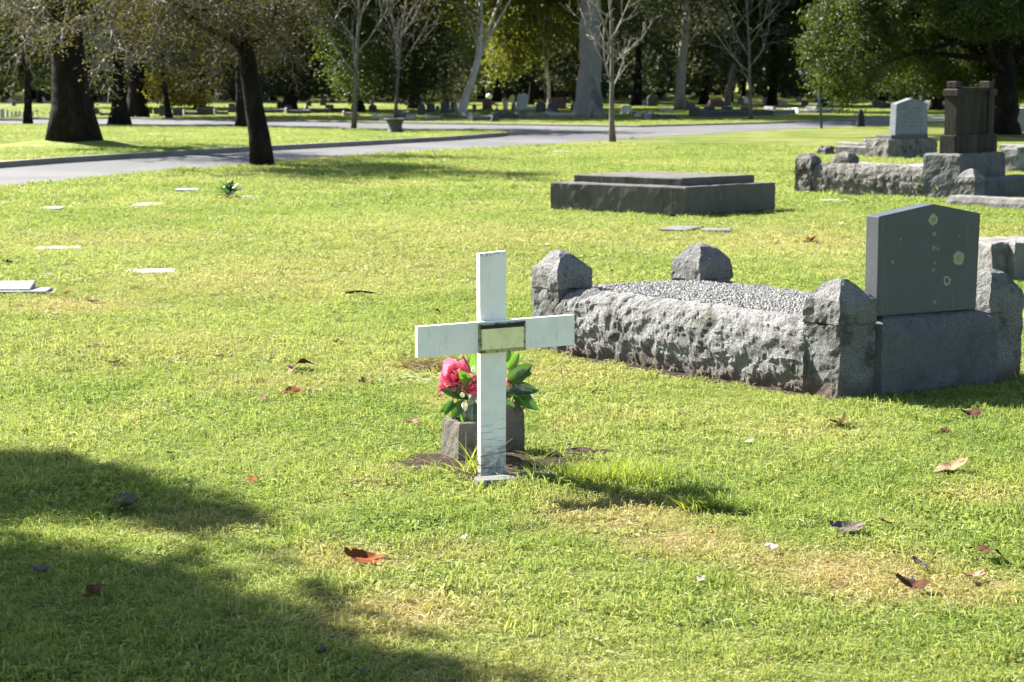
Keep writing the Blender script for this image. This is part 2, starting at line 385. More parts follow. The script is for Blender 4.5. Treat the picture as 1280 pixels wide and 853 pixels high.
# ================================================================== the white cross
def paint_mat():
    m, t, out = newmat('white_paint_on_wood'); b = NB(t)
    tc = b.n('ShaderNodeTexCoord'); v = tc.outputs['Object']
    sx = b.n('ShaderNodeSeparateXYZ'); b.l(v, sx.inputs[0]); z = sx.outputs['Z']
    mp = b.n('ShaderNodeMapping'); mp.inputs['Scale'].default_value = (1, 1, .5); b.l(v, mp.inputs[0])
    mh = b.n('ShaderNodeMapping'); mh.inputs['Scale'].default_value = (.28, .28, 3.2); b.l(v, mh.inputs[0])
    mv = b.n('ShaderNodeMapping'); mv.inputs['Scale'].default_value = (4.5, 4.5, .25); b.l(v, mv.inputs[0])
    n1 = b.noise(v, 9, 5, .6)
    col = b.mix(b.rng(n1, .4, .7), (.80, .80, .79), (.70, .71, .71))
    low = b.rng(z, .30, .02, 0, 1)
    chips = b.rng(b.noise(mh.outputs[0], 26, 6, .7), .53, .585)
    chipm = b.math('MULTIPLY', chips, b.rng(z, .32, .04, .0, 1))
    col = b.mix(b.math('MULTIPLY', chipm, .85), col, (.10, .085, .07))
    dirt = b.math('MULTIPLY', b.rng(b.noise(v, 22, 6, .7), .30, .58), b.rng(z, .2, .04, 0, 1))
    col = b.mix(b.math('MULTIPLY', dirt, .75), col, (.09, .075, .055))
    cr = b.rng(b.noise(mv.outputs[0], 11, 3, .5), .505, .5, 0, 1)
    cr2 = b.rng(b.noise(mv.outputs[0], 11, 3, .5), .495, .5, 0, 1)
    crack = b.math('MULTIPLY', b.math('MULTIPLY', cr, cr2), b.rng(b.noise(v, 5, 2), .5, .6))
    col = b.mix(b.math('MULTIPLY', crack, .7), col, (.22, .20, .17))
    top = b.math('MULTIPLY', b.rng(z, .895, .905, 0, 1), b.rng(b.noise(v, 60, 4, .7), .5, .58))
    col = b.mix(b.math('MULTIPLY', top, .6), col, (.1, .1, .09))
    nr = b.bump(b.noise(mv.outputs[0], 30, 4, .6), .12, .003); nr = b.bump(chips, .1, .002, nr)
    p = b.principled(col, .42, .45, nr); b.l(p.outputs[0], out.inputs[0]); return m
def brass_mat():
    m, t, out = newmat('yellowed_plaque'); b = NB(t)
    tc = b.n('ShaderNodeTexCoord'); v = tc.outputs['Object']
    col = b.mix(b.rng(b.noise(v, 14, 4, .6), .4, .65), (.80, .77, .46), (.68, .66, .38))
    col = b.mix(b.rng(b.noise(v, 34, 5, .7), .57, .70, 0, .6), col, (.30, .25, .13))
    p = b.principled(col, .38, .5); b.l(p.outputs[0], out.inputs[0]); return m
MT['paint'] = paint_mat(); MT['plaque_yellow'] = brass_mat()
MT['plaque_rim'] = simple('dirty_rim', (.40, .37, .20), [(50, (.10, .08, .05), .48, .6), (90, (.3, .28, .15), .5, .6, .5)], .6, .3)
PC = at(617, 598); E1, E2 = ang(29)
cross = thing('wooden_cross', 'white painted wooden cross with a small yellowed plaque at its centre', 'cross', PC)
mk('upright', *slab([(-.057, -.06), (.057, -.06), (.0605, .918), (-.0605, .912)], PC, E1, E2, .03, .003), MT['paint'], cross)
mk('crossarm', *slab([(-.349, .517), (.364, .521), (.364, .646), (-.349, .641)], PC - E2*.0225, E1, E2, .022, .003), MT['paint'], cross)
pl = mk('plaque', *slab(rect(.214, .12, .516), PC - E2*.028 + E1*.026, E1, E2, .0055, .0015), MT['plaque_rim'], cross)
mk('plaque_face', *slab(rect(.190, .082, .531), PC - E2*.0305 + E1*.027, E1, E2, .0024, .0006), MT['plaque_yellow'], pl)
mk('dark_strip', *slab([(-.096, .614), (.098, .6155), (.098, .632), (-.096, .628)], PC - E2*.032 + E1*.026, E1, E2, .0038, .0008), MT['black'], pl)
for sx in (-.1015, .1015):
    for sz in (.523, .552, .594, .628):
        q = PC - E2*.0285 + E1*(.026+sx); V, F = [], []
        tube(V, F, [q + Vector((0, 0, sz)), q - E2*.0022 + Vector((0, 0, sz))], [.0034, .0026], 8)
        mk('screw', V, F, MT['screw'], pl)
# plain concrete footing in front of the post
q = at(646, 605); fe1, fe2 = ang(24)
fo = mk('concrete_footing', *loft(q, fe1, fe2, .165, .05, [(-.05, 0), (.026, 0), (.034, .006), (.035, .03), (.035, .05)], .03, .003, 14, 3), MT['footing'], loc=q)
tag(fo, 'flat pale concrete footing set in the soil below the cross', 'footing')
excl_box(q, fe1, fe2, .165, .05, .0)
excl_box(PC + E2*.01, E1, E2, .06, .02, .0)

# soil patch round the foot
def blob(c, rx, ry, z, seed, n=48, dome=.0, rings=8, rot=0):
    V = []; F = []
    for r in range(rings+1):
        for k in range(n):
            t = 2*pi*k/n; rr = r/rings
            R = 1 + .38*noise.noise((cos(t)*1.6+seed, sin(t)*1.6, seed*2.2)) + .16*noise.noise((cos(t)*5+seed, sin(t)*5, 0))
            x = rx*rr*R*cos(t); y = ry*rr*R*sin(t)
            x, y = x*cos(rot)-y*sin(rot), x*sin(rot)+y*cos(rot)
            zz = z + dome*(1-rr*rr) + (.008*noise.noise((x*22, y*22, seed)) + .004*noise.noise((x*60, y*60, seed)))*(1-rr**4)
            V.append((c[0]+x, c[1]+y, max(zz, .0015+.002*(1-rr))))
    for r in range(rings):
        for k in range(n): F.append((r*n+k, (r+1)*n+k, (r+1)*n+(k+1) % n, r*n+(k+1) % n))
    return V, F, [(V[rings*n+k][0]*.9+c[0]*.1, V[rings*n+k][1]*.9+c[1]*.1) for k in range(n)]
sp = at(628, 583)
V, F, rim = blob(sp + Vector((-.03, .02, 0)), .46, .27, .006, 2.3, 64, .018, 16); EXCL.append(rim)
tag(mk('soil_patch', V, F, MT['soil'], smooth=True), 'dark bare soil round the foot of the cross', None, None, 'structure')
sp2 = at(725, 566)
V, F, rim = blob(sp2, .14, .10, .004, 6.1, 40, .008, 10); EXCL.append(rim)
tag(mk('soil_patch', V, F, MT['soil'], smooth=True), 'small bare scrape of soil right of the cross', None, None, 'structure')

# two concrete vases
ve1, ve2 = ang(24)
c0 = at(573, 582); vc = c0 + ve1*.08 + ve2*.09
vase1 = tag(mk('concrete_vase', *loft(vc, ve1, ve2, .08, .09, [(-.02, -.004), (.155, .002), (.172, .006), (.176, .016), (.176, .03), (.15, .034), (.15, .08)], .012, .0035, 30, 4), MT['concrete'], loc=vc),
    'squat square-edged concrete flower vase left of the cross post', 'vase')
excl_box(vc, ve1, ve2, .08, .09, .0)
vd = Vector((-.022, 8.16, 0))
vase2 = tag(mk('concrete_vase', *loft(vd, ve1, ve2, .058, .058, [(-.02, 0), (.165, .001), (.195, .006), (.212, .016), (.222, .03), (.20, .036), (.19, .05)], .01, .003, 30, 8), MT['concrete'], loc=vd),
    'taller round-shouldered concrete vase behind the right edge of the cross post', 'vase')
excl_box(vd, ve1, ve2, .058, .058, .0)

# camellias
def petal_mesh(L, W, cup, ruff, seed):
    V = []; F = []; n, m = 7, 6
    for i in range(n):
        s = i/(n-1)
        wd = W*(sin(pi*min(1, .12+.80*s))**.7)*.5
        if i == n-1: wd *= .8
        for j in range(m):
            t = -1+2*j/(m-1)
            x = L*s*(1-.10*t*t*s); y = wd*t
            z = cup*L*(s*s*.9) + .35*cup*abs(t)**2*W*.6 + ruff*L*noise.noise((s*3+seed, t*2.2, seed*1.7))*s
            V.append((x, y, z))
    for i in range(n-1):
        for j in range(m-1): F.append((i*m+j, i*m+j+1, (i+1)*m+j+1, (i+1)*m+j))
    return V, F
MT['petal'] = leafmat('pink_camellia_petal', (.76, .07, .17), (.80, .13, .25), (.85, .26, .36), .3, .5, .3, tc=(.9, .22, .36))
MT['bud'] = simple('cream_green_bud', (.60, .62, .40), [(40, (.40, .46, .22), .45, .65)], .5, .4)
MT['cam_leaf'] = leafmat('camellia_leaf', (.012, .045, .012), (.03, .09, .016), (.10, .22, .02), .25, .25, .6)
MT['cam_leaf_light'] = leafmat('light_camellia_leaf', (.035, .10, .012), (.06, .16, .018), (.12, .26, .03), .4, .3, .5)
MT['stem'] = simple('reddish_stem', (.22, .09, .05), [(20, (.12, .12, .04), .5, .65)], .6, .3)
PM = []
rr_ = random.Random(5)
for i in range(6):
    V, F = petal_mesh(1, .95, (.12, .25, .4, .55, .3, .7)[i], .16, i*3.1)
    me = bpy.data.meshes.new('petal'); me.from_pydata(V, [], F); me.materials.append(MT['petal'])
    a = me.attributes.new('v', 'FLOAT', 'FACE'); a.data.foreach_set('value', [min(1, max(0, .3+.12*i+.1*rr_.random())) for _ in F])
    me.polygons.foreach_set('use_smooth', [True]*len(F)); PM.append(me)
def frame(axis, roll=0):
    z = Vector(axis).normalized(); x = z.orthogonal().normalized(); y = z.cross(x)
    return Matrix((x, y, z)).transposed() @ Matrix.Rotation(roll, 3, 'Z')
def bloom(parent, p, axis, R, seed, label=None):
    r = random.Random(seed); fr = frame(axis, r.random()*6)
    V, F = lathe((0, 0, 0), [(R*.05, -R*.12), (R*.16, -R*.05), (R*.14, R*.16), (R*.04, R*.22)], 10)
    V = [tuple(Vector(p) + fr @ Vector(v)) for v in V]
    b = mk('bloom', V, F, MT['petal'], parent, True)
    if label: b['label'] = label
    for ring, (n, el, ln) in enumerate(((7, .15, 1.0), (7, .5, .88), (6, .85, .72), (5, 1.15, .5))):
        for k in range(n):
            o = bpy.data.objects.new('petal', PM[(ring*2 + k) % 6]); COL.objects.link(o); o.parent = b
            M = fr @ Matrix.Rotation(2*pi*(k+.5*ring+.3*r.random())/n, 3, 'Z') @ Matrix.Rotation(-(el+.18*r.uniform(-1, 1)), 3, 'Y')
            s = R*ln*r.uniform(.9, 1.1)
            o.matrix_basis = Matrix.Translation(Vector(p) - wloc(parent)) @ (M @ Matrix.Diagonal((s, s, s))).to_4x4()
            o.location = Vector(p) - wloc(parent) + fr @ Vector((0, 0, .02*R))
    return b
def leaf_mesh(L, W, fold=.25, droop=.25):
    V = []; F = []; n = 9
    for i in range(n):
        s = i/(n-1); wd = W*.5*(sin(pi*s**.85)**.85 if 0 < s < 1 else 0.02)
        z = -droop*L*s*s
        for t in (-1, -.5, 0, .5, 1): V.append((L*s, wd*t, z + fold*abs(t)*wd))
    for i in range(n-1):
        for j in range(4): F.append((i*5+j, i*5+j+1, (i+1)*5+j+1, (i+1)*5+j))
    return V, F
def cam_leaf(parent, px, py, Y, Lpx, a, mat, tilt=.6, yaw=0, wr=.48, v=.5, droop=.25):
    """leaf whose base sits at the pixel, growing along screen angle a"""
    p = aty(px, py, Y); s = Y/FPX; L = Lpx*s
    V, F = leaf_mesh(L, L*wr, .3, droop)
    x = Vector((cos(radians(a)), yaw, sin(radians(a)))).normalized()
    up = Vector((0, -1, tilt)).normalized(); z = (up - x*up.dot(x)).normalized(); y = z.cross(x)
    V = [tuple(p + x*q[0] + y*q[1] + z*q[2]) for q in V]
    return mk('leaf', V, F, mat, parent, True, fattr=[v]*len(F))
def stem(parent, pts, r=.0025, name='stem', mat='stem'):
    V, F = [], []; tube(V, F, pts, [r]*len(pts), 6); return mk(name, V, F, MT[mat], parent, True)
b1 = thing('flower_bunch', 'pink camellias with glossy leaves and pale buds left of the cross post', 'flowers', vc + Vector((0, 0, .15)))
bloom(b1, aty(573, 474, 8.02), (-.35, -.75, .55), .083, 3)
bloom(b1, aty(589, 484, 7.99), (.25, -.85, .3), .062, 8)
bloom(b1, aty(563, 481, 8.05), (-.8, -.5, .2), .055, 12)
for (px, py, L, a, mt, tl, yw, v, dr) in (
    (588, 497, 40, 160, 'cam_leaf', .9, -.1, .15, .15), (571, 505, 24, 200, 'cam_leaf_light', .6, -.2, .5, .3), (585, 500, 27, 118, 'cam_leaf', .3, -.5, .35, .1),
    (590, 482, 30, 128, 'cam_leaf', .2, -.5, .75, .05), (589, 505, 30, 255, 'cam_leaf', .4, -.3, .6, .2), (600, 492, 34, 240, 'cam_leaf', .3, -.3, .2, .2),
    (598, 470, 34, 100, 'cam_leaf_light', .2, -.1, .6, .1), (603, 465, 38, 80, 'cam_leaf', .3, 0, .4, .1), (594, 500, 36, 265, 'cam_leaf', .5, -.4, .1, .2),
    (580, 500, 30, 235, 'cam_leaf', .6, -.2, .3, .25), (566, 500, 22, 240, 'cam_leaf', .5, -.3, .45, .2), (604, 505, 34, 280, 'cam_leaf', .5, -.2, .15, .2),
    (598, 485, 30, 60, 'cam_leaf_light', .4, -.1, .4, .1), (577, 510, 26, 290, 'cam_leaf_light', .5, -.4, .2, .3)):
    cam_leaf(b1, px, py, 7.97, L, a, MT[mt], tl, yw, .5, v, dr)
for (px, py, rx, rz, ax) in ((581, 507, .0145, .03, (.1, -.4, -.9)), (578, 494, .012, .02, (-.1, -.5, .8)), (592, 463, .0115, .024, (.15, -.2, 1)), (587, 495, .008, .015, (0, -.5, -.6)), (596, 502, .009, .016, (.3, -.5, -.4))):
    p = aty(px, py, 7.94); fr = frame(ax)
    V, F = lathe((0, 0, 0), [(rx*.2, -rz*.6), (rx*.85, -rz*.35), (rx, 0), (rx*.75, rz*.45), (rx*.3, rz*.75), (rx*.04, rz*.9)], 12)
    mk('bud', [tuple(p + fr @ Vector(v)) for v in V], F, MT['bud'], b1, True)
stem(b1, [aty(597, 478, 7.96), aty(588, 462, 8.0), aty(580, 448, 8.02), aty(576, 442, 8.03)], .0042)
stem(b1, [aty(583, 480, 7.97), aty(575, 462, 8.0), aty(569, 449, 8.02)], .0026)
for k in range(7):
    q = Vector((vc.x - .045+.015*k, vc.y + .02*((k*7) % 5-2), .145)); stem(b1, [q, aty(566+6*k, 500, 8.02), aty(568+5*k, 488, 8.0)], .0028)
b2 = thing('flower_bunch', 'dark camellia leaves with a half-hidden pink bloom right of the cross post', 'flowers', vd + Vector((0, 0, .19)))
bloom(b2, aty(641, 482, 8.16), (.4, -.6, .5), .05, 21)
for (px, py, L, a, mt, tl, yw, v, dr) in (
    (634, 478, 40, 38, 'cam_leaf', .3, -.2, .2, .1), (632, 490, 42, 10, 'cam_leaf', .9, -.2, .12, .2), (640, 494, 38, -20, 'cam_leaf', .9, -.2, .2, .3),
    (634, 462, 26, 55, 'cam_leaf_light', .3, 0, .5, .05), (640, 470, 26, 10, 'cam_leaf', .4, -.1, .3, .1), 
    (630, 455, 28, 82, 'cam_leaf', .2, 0, .3, .1),  (632, 500, 26, -60, 'cam_leaf', .5, -.2, .15, .2),
    (636, 486, 30, 0, 'cam_leaf', .5, -.4, .05, .2), (642, 462, 24, -12, 'cam_leaf', .2, -.1, .3, .1),  (625, 498, 30, 40, 'cam_leaf', .6, -.2, .1, .2)):
    cam_leaf(b2, px, py, 8.12, L, a, MT[mt], tl, yw, .55, v, dr)
for k in range(5):
    q = Vector((vd.x-.03+.015*k, vd.y, .19)); stem(b2, [q, aty(630+4*k, 496, 8.15), aty(632+4*k, 484, 8.15)], .0028)

# ================================================================== granite grave in the middle
M = Vector((1.415, 10.72, 0)); GU = Vector((.866, .5, 0)); GV = Vector((-.643, .766, 0))
ul, vl = 1.01, 2.13
gC = M - GU*ul/2 - GV*vl/2; gD = gC + GU*ul; gA = gC + GV*vl; gB = gD + GV*vl
grave = thing('kerbed_grave', 'low rock-faced granite grave with four pointed corner posts and chip infill', 'grave', M)
EXCL.append([tuple((M + GU*s*(ul/2+.115) + GV*t*(vl/2+.115))[:2]) for s, t in ((-1,-1),(1,-1),(1,1),(-1,1))])
def granite_mat2():
    """granite with rusty soil splash near the ground"""
    m, t, out = newmat('rock_faced_granite'); b = NB(t)
    tc = b.n('ShaderNodeTexCoord'); v = tc.outputs['Object']; sx = b.n('ShaderNodeSeparateXYZ'); b.l(v, sx.inputs[0])
    col = b.mix(b.rng(b.noise(v, 1.6, 4), .4, .65), (.36, .36, .355), (.25, .252, .25))
    col = b.mix(b.rng(b.noise(v, 130, 3, .6), .52, .62, 0, .8), col, (.07, .072, .075))
    col = b.mix(b.rng(b.noise(v, 95, 3, .6), .56, .66, 0, .5), col, (.42, .42, .42))
    col = b.mix(b.rng(b.noise(v, 6.5, 6, .7), .49, .66, 0, .8), col, (.075, .075, .066))
    col = b.mix(b.rng(b.noise(v, 4.1, 5, .7), .6, .72, 0, .6), col, (.21, .22, .10))
    splash = b.math('MULTIPLY', b.rng(b.math('ADD', sx.outputs['Z'], b.math('MULTIPLY', b.noise(v, 4, 4), -.10)), .075, -.03), .7)
    col = b.mix(splash, col, (.17, .115, .075))
    nr = b.bump(b.noise(v, 30, 6, .75), 1., .035); nr = b.bump(b.noise(v, 120, 3, .6), .5, .006, nr)
    p = b.principled(col, .88, .25, nr); b.l(p.outputs[0], out.inputs[0]); return m
MT['rock'] = granite_mat2()
MT['rock_dark'] = simple('weathered_rock_face', (.18, .17, .158), [(7, (.08, .075, .068), .42, .62), (3, (.19, .18, .165), .55, .72, .7), (60, (.22, .21, .2), .58, .7, .5)], .92, .2, [(16, 1., .05), (60, .7, .012)], 'Object', (1.4, 1.4, .8))
MT['plinth'] = simple('shade_toned_plinth', (.10, .104, .107), [(110, (.06, .06, .065), .5, .6, .85), (90, (.20, .20, .20), .58, .68, .6), (4, (.055, .056, .053), .45, .68, .85), (9, (.11, .115, .07), .58, .72, .6)], .85, .25, [(30, .35, .02)])  # granite of the head kerb, with its shade darkened into the colour
def kerb_piece(root, p0, p1, e1, e2, half, zt, amp, seed, name='kerb_stone', seg=.022, mat='rock', bulge=.02, freq=9):
    c = (p0+p1)/2; L = (p1-p0).length/2
    return mk(name, *loft(c, e1, e2, L, half, [(-.03, .012), (.02, .0), (zt*.45, -bulge), (zt*.7, -bulge*.5), (zt*.86, .014), (zt*.95, .045), (zt, .09), (zt+.004, half)], seg, amp, freq, seed), MT[mat], root)
KZ = .388; PH = .118
kerb_piece(grave, gC + GV*PH - GU*.0, gA - GV*PH - GU*.0, GV, GU, .118, KZ-.004, .0135, 1.3, seg=.014, freq=17)
kerb_piece(grave, gD + GV*PH, gB - GV*PH, GV, GU, .11, KZ-.02, .02, 4.3, seg=.04)
kerb_piece(grave, gA + GU*PH, gB - GU*PH, GU, GV, .11, KZ-.02, .02, 7.7, seg=.04)
kerb_piece(grave, gC + GU*PH, gD - GU*PH, GU, GV, .16, KZ+.018, .008, 9.1, bulge=.004, mat='plinth')
def corner_post(root, c, e1, e2, h, zb, ze, za, amp, seed, mat='rock', seg=.022):
    o = mk('corner_post', *loft(c, e1, e2, h*.97, h*.97, [(-.03, 0), (zb, 0), (zb+.001, h*.3)], seg, amp, 10, seed), MT[mat], root)
    mk('post_cap', *loft(c, e1, e2, h*1.02, h*1.02, [(zb-.002, .012), (zb+.010, .001), (ze-.05, .0), (ze-.008, .008), (ze+.022, .034), (za-.022, h*.62), (za-.004, h*.88), (za, h*1.05)], seg, amp, 9, seed+2), MT[mat], o)
for c, s in ((gC, 1.1), (gA, 3.7), (gD, 5.2), (gB, 8.8)): corner_post(grave, c, GU, GV, .120, .372, .505, .598, .012, s)
# chip infill
inn = M
gi = mk('infill_bed', *loft(M + GV*.02, GU, GV, ul/2-.09, vl/2-.09, [(.05, 0), (.368, 0), (.371, .4)], .05, .006, 5, 2), MT['gravel'], grave)
rg = np.random.default_rng(4); NCH = 7000
s = rg.uniform(-1, 1, (NCH, 2)); P = np.array(M) + np.outer(s[:, 0]*(ul/2-.10), np.array(GU)) + np.outer(s[:, 1]*(vl/2-.08), np.array(GV))
P[:, 2] = .372 + rg.uniform(-.002, .006, NCH) + .012*np.exp(-(np.abs(s[:, 0])*1.5)**2)
sz = rg.uniform(.006, .013, (NCH, 1, 1)); octa = np.array([(1, 0, 0), (-.8, .2, 0), (0, 1, .1), (.1, -.9, 0), (0, 0, .7), (0, .1, -.6)])
th = rg.uniform(0, 2*pi, NCH); cR, sR = np.cos(th), np.sin(th)
O = octa[None]*(1+rg.uniform(-.35, .35, (NCH, 6, 3))); X = O[:, :, 0]*cR[:, None]-O[:, :, 1]*sR[:, None]; Yv = O[:, :, 0]*sR[:, None]+O[:, :, 1]*cR[:, None]
Vv = P[:, None]+np.stack([X, Yv, O[:, :, 2]], -1)*sz
ft = np.array([(0, 2, 4), (2, 1, 4), (1, 3, 4), (3, 0, 4), (2, 0, 5), (1, 2, 5), (3, 1, 5), (0, 3, 5)])
Ff = (ft[None]+6*np.arange(NCH)[:, None, None]).reshape(-1, 3)
tag(mk('granite_chips', Vv.reshape(-1, 3), Ff, MT['gravel'], grave), None, None, None, 'stuff')
# soil gutter along the kerb
V, F, rim = blob(M - GU*(ul/2+.14) - GV*.1, vl/2, .07, .003, 3.9, 60, .004, 6, rot=math.atan2(GV.y, GV.x)); EXCL.append(rim)
tag(mk('soil_gutter', V, F, MT['soil'], smooth=True), 'strip of bare soil along the granite kerb', None, None, 'structure')

# headstone on it
def slate_mat():
    m, t, out = newmat('lichened_blue_granite'); b = NB(t)
    tc = b.n('ShaderNodeTexCoord'); v = tc.outputs['Object']
    col = b.mix(b.rng(b.noise(v, 190, 3, .6), .5, .64, 0, .7), (.048, .055, .066), (.095, .105, .12))
    col = b.mix(b.rng(b.noise(v, 2.4, 4), .4, .7, 0, .6), col, (.035, .04, .048))
    n5 = b.noise(v, 55, 4, .6)
    def spot(p, r0, r1, c, amt, col):
        d = b.n('ShaderNodeVectorMath', operation='DISTANCE'); d.inputs[1].default_value = p; b.l(v, d.inputs[0])
        dd = b.math('ADD', d.outputs['Value'], b.math('MULTIPLY', b.math('SUBTRACT', n5, .5), .03))
        f = b.rng(dd, r1, r1*.86, 0, amt)
        if r0: f = b.math('MULTIPLY', f, b.rng(dd, r0*.85, r0, 0, 1))
        return b.mix(f, col, c)
    L = lambda u, z: (HE1*u + Vector((0, 0, z)))
    col = spot(L(.20, .27), 0, .034, (.22, .25, .12), .9, col); col = spot(L(.20, .27), .026, .04, (.30, .32, .24), .6, col)
    col = spot(L(.02, .475), 0, .026, (.19, .22, .12), .8, col); col = spot(L(.02, .475), .016, .032, (.34, .36, .27), .6, col)
    col = spot(L(.125, .155), .014, .026, (.34, .36, .33), .6, col)
    col = spot(L(.03, .40), 0, .014, (.3, .32, .28), .4, col)
    for (u, z, r, c_) in ((.03, .33, .012, .5), (.055, .322, .009, .4), (.04, .25, .009, .4), (.03, .215, .01, .35), (-.24, .27, .007, .5), (-.19, .38, .006, .4), (.045, .05, .012, .35), (.2, .38, .009, .3)):
        col = spot(L(u, z), 0, r, (.26, .28, .26), c_, col)
    mp2 = b.n('ShaderNodeMapping'); mp2.inputs['Scale'].default_value = (1, 1, .12); b.l(v, mp2.inputs[0])
    col = b.mix(b.rng(b.noise(mp2.outputs[0], 16, 4, .6), .5, .72, 0, .35), col, (.11, .12, .125))
    col = b.mix(b.rng(b.noise(v, 38, 4, .7), .66, .76, 0, .5), col, (.16, .17, .165))
    nr = b.bump(b.noise(v, 90, 3), .12, .003)
    p = b.principled(col, .5, .4, nr); b.l(p.outputs[0], out.inputs[0]); return m
ha = at(1096, 395, KZ+.02); hb = at(1221, 385.5, KZ+.02); HE1 = (hb-ha); HE1.z = 0; hw = HE1.length; HE1.normalize()
HE2 = Vector((-HE1.y, HE1.x, 0)); hc = (ha+hb)/2
MT['slate_lichen'] = slate_mat()
hs = mk('headstone', *slab([(-hw/2, -.004), (hw/2-.006, -.004), (hw/2+.004, .497), (.02, .555), (-hw/2-.002, .503)], hc, HE1, (HE2*.75+GV*.25).normalized(), .095, .005), MT['slate_lichen'], loc=hc)
tag(hs, 'dark blue-grey peaked headstone with lichen rings on the granite grave', 'headstone')

# block at the right edge behind it
re1, re2 = ang(26)
for i, (x0, x1, lab) in enumerate(((1239, 1263, 'narrow cracked-off end of the broken kerb stone at the right edge'), (1267, 1330, 'longer piece of the broken kerb stone at the right edge'))):
    a = at(x0, 352); bq = at(x1, 352 - (x1-x0)*.08); bq = a + re1*((bq-a).length); c = (a+bq)/2 + re2*.30
    tag(mk('kerb_block', *loft(c, re1, re2, (bq-a).length/2, .30, [(-.02, 0), (.20, -.004), (.285, .004), (.30, .02), (.305, .3)], .03, .012, 8, 3+i*2), MT['midstone'], loc=c), lab, 'kerb stone')
    excl_box(c, re1, re2, (bq-a).length/2, .3)

# ================================================================== dark ledger tomb
tL, tF, tR = at(688, 263.5), at(856, 272), at(969, 264.5)
e1 = (tR-tF); w1 = e1.length/2; e1.normalize(); e2 = (tL-tF); w2 = e2.length/2; e2.normalize()
tc_ = tF + e1*w1 + e2*w2
tomb = thing('ledger_tomb', 'dark grey flat ledger tomb of two stacked slabs on the lawn', 'tomb', tc_)
mk('base_slab', *loft(tc_, e1, e2, w1, w2, [(.02, .02), (.03, .0), (.335, .0), (.35, .012), (.352, .2), (.352, min(w1, w2))], .06, .006, 6, 5), MT['bluestone'], tomb, smooth=False)
mk('foundation', *loft(tc_, e1, e2, w1-.1, w2-.1, [(-.05, 0), (.03, 0)], .3), MT['bluestone'], tomb)
mk('top_slab', *loft(tc_ + e1*.02, e1, e2, w1*.80, w2*.80, [(.35, .0), (.43, .0), (.442, .012), (.444, .2), (.444, min(w1, w2)*.8)], .06, .004, 6, 9), MT['bluestone'], tomb)
excl_box(tc_, e1, e2, w1, w2, -.03)

# ================================================================== graves at the right rear
def inscribed(name, base, dark, zlo, zhi, xhalf, ex):
    """worn, unreadable lettering: rows of broken strokes on the face"""
    m, t, out = newmat(name); b = NB(t)
    tc = b.n('ShaderNodeTexCoord'); v = tc.outputs['Object']; sx = b.n('ShaderNodeSeparateXYZ'); b.l(v, sx.inputs[0]); z = sx.outputs['Z']
    d = b.n('ShaderNodeVectorMath', operation='DOT_PRODUCT'); d.inputs[1].default_value = ex; b.l(v, d.inputs[0]); u = d.outputs['Value']
    col = b.mix(b.rng(b.noise(v, 5, 5, .65), .42, .7), base, tuple(q*.72 for q in base))
    row = b.math('PINGPONG', z, .035); rowm = b.rng(row, .012, .02)
    mp = b.n('ShaderNodeMapping'); mp.inputs['Scale'].default_value = (1, 1, .35); b.l(v, mp.inputs[0])
    ch = b.rng(b.noise(mp.outputs[0], 55, 3, .6), .48, .53)
    inr = b.math('MULTIPLY', b.rng(z, zlo, zlo+.02), b.rng(z, zhi, zhi-.02))
    inr = b.math('MULTIPLY', inr, b.rng(b.math('ABSOLUTE', u), xhalf, xhalf-.04))
    f = b.math('MULTIPLY', b.math('MULTIPLY', rowm, ch), b.math('MULTIPLY', inr, .7))
    col = b.mix(f, col, dark)
    p = b.principled(col, .75, .3, b.bump(b.noise(v, 40, 4), .2, .005)); b.l(p.outputs[0], out.inputs[0]); return m
f1, _ = ang(47); f2 = Vector((-cos(radians(43)), sin(radians(43)), 0))       # width, towards the foot
O1 = at(1198, 251)
g1 = thing('kerbed_grave', 'rough rock-faced grave with a tall block plinth at the right rear', 'grave', O1)
mk('plinth', *loft(O1 + f1*.60 + f2*.27, f1, f2, .60, .27, [(-.03, .0), (.3, -.01), (.585, .0), (.61, .025), (.612, .27)], .035, .012, 8, 2), MT['plinth'], g1)
kerb_piece(g1, O1 + f2*.55 + f1*.14, O1 + f2*2.3 + f1*.14, f2, f1, .13, .425, .016, 3.3, seg=.028, mat='rock_dark', freq=13)
kerb_piece(g1, O1 + f2*.55 + f1*1.06, O1 + f2*2.3 + f1*1.06, f2, f1, .13, .40, .03, 5.3, seg=.05)
kerb_piece(g1, O1 + f2*2.36 + f1*.27, O1 + f2*2.36 + f1*.93, f1, f2, .11, .28, .02, 6.3, seg=.05)
for q, s in ((O1 + f2*2.46 + f1*.12, 2.2), (O1 + f2*2.46 + f1*1.06, 4.4)): corner_post(g1, q, f1, f2, .135, .34, .49, .57, .018, s, 'rock_dark', seg=.03)
mk('infill', *loft(O1 + f2*1.45 + f1*.6, f1, f2, .36, .85, [(.02, 0), (.36, 0), (.37, .36)], .06, .012, 7, 3), MT['gravel'], g1)
EXCL.append([tuple((O1 + f1*a + f2*b)[:2]) for a, b in ((0, 0), (1.2, 0), (1.2, 2.6), (0, 2.6))])
h1 = O1 + f1*.66 + f2*.22 + Vector((0, 0, .605)); fb = f2
hs1 = thing('headstone', 'tall brown weathered headstone with capped side pillars on the block plinth', 'headstone', h1)
ax_, ay_ = f1, f2
mk('panel', *slab(rect(.76, .80, .02), h1 - ay_*.03, ax_, ay_, .11, .006), MT['brownstone'], hs1)
mk('base', *slab(rect(1.12, .25, -.004), h1 - ay_*.09, ax_, ay_, .24, .014), MT['brownstone'], hs1)
mk('cornice', *slab(rect(.80, .055, .82), h1 - ay_*.05, ax_, ay_, .15, .008), MT['brownstone'], hs1)
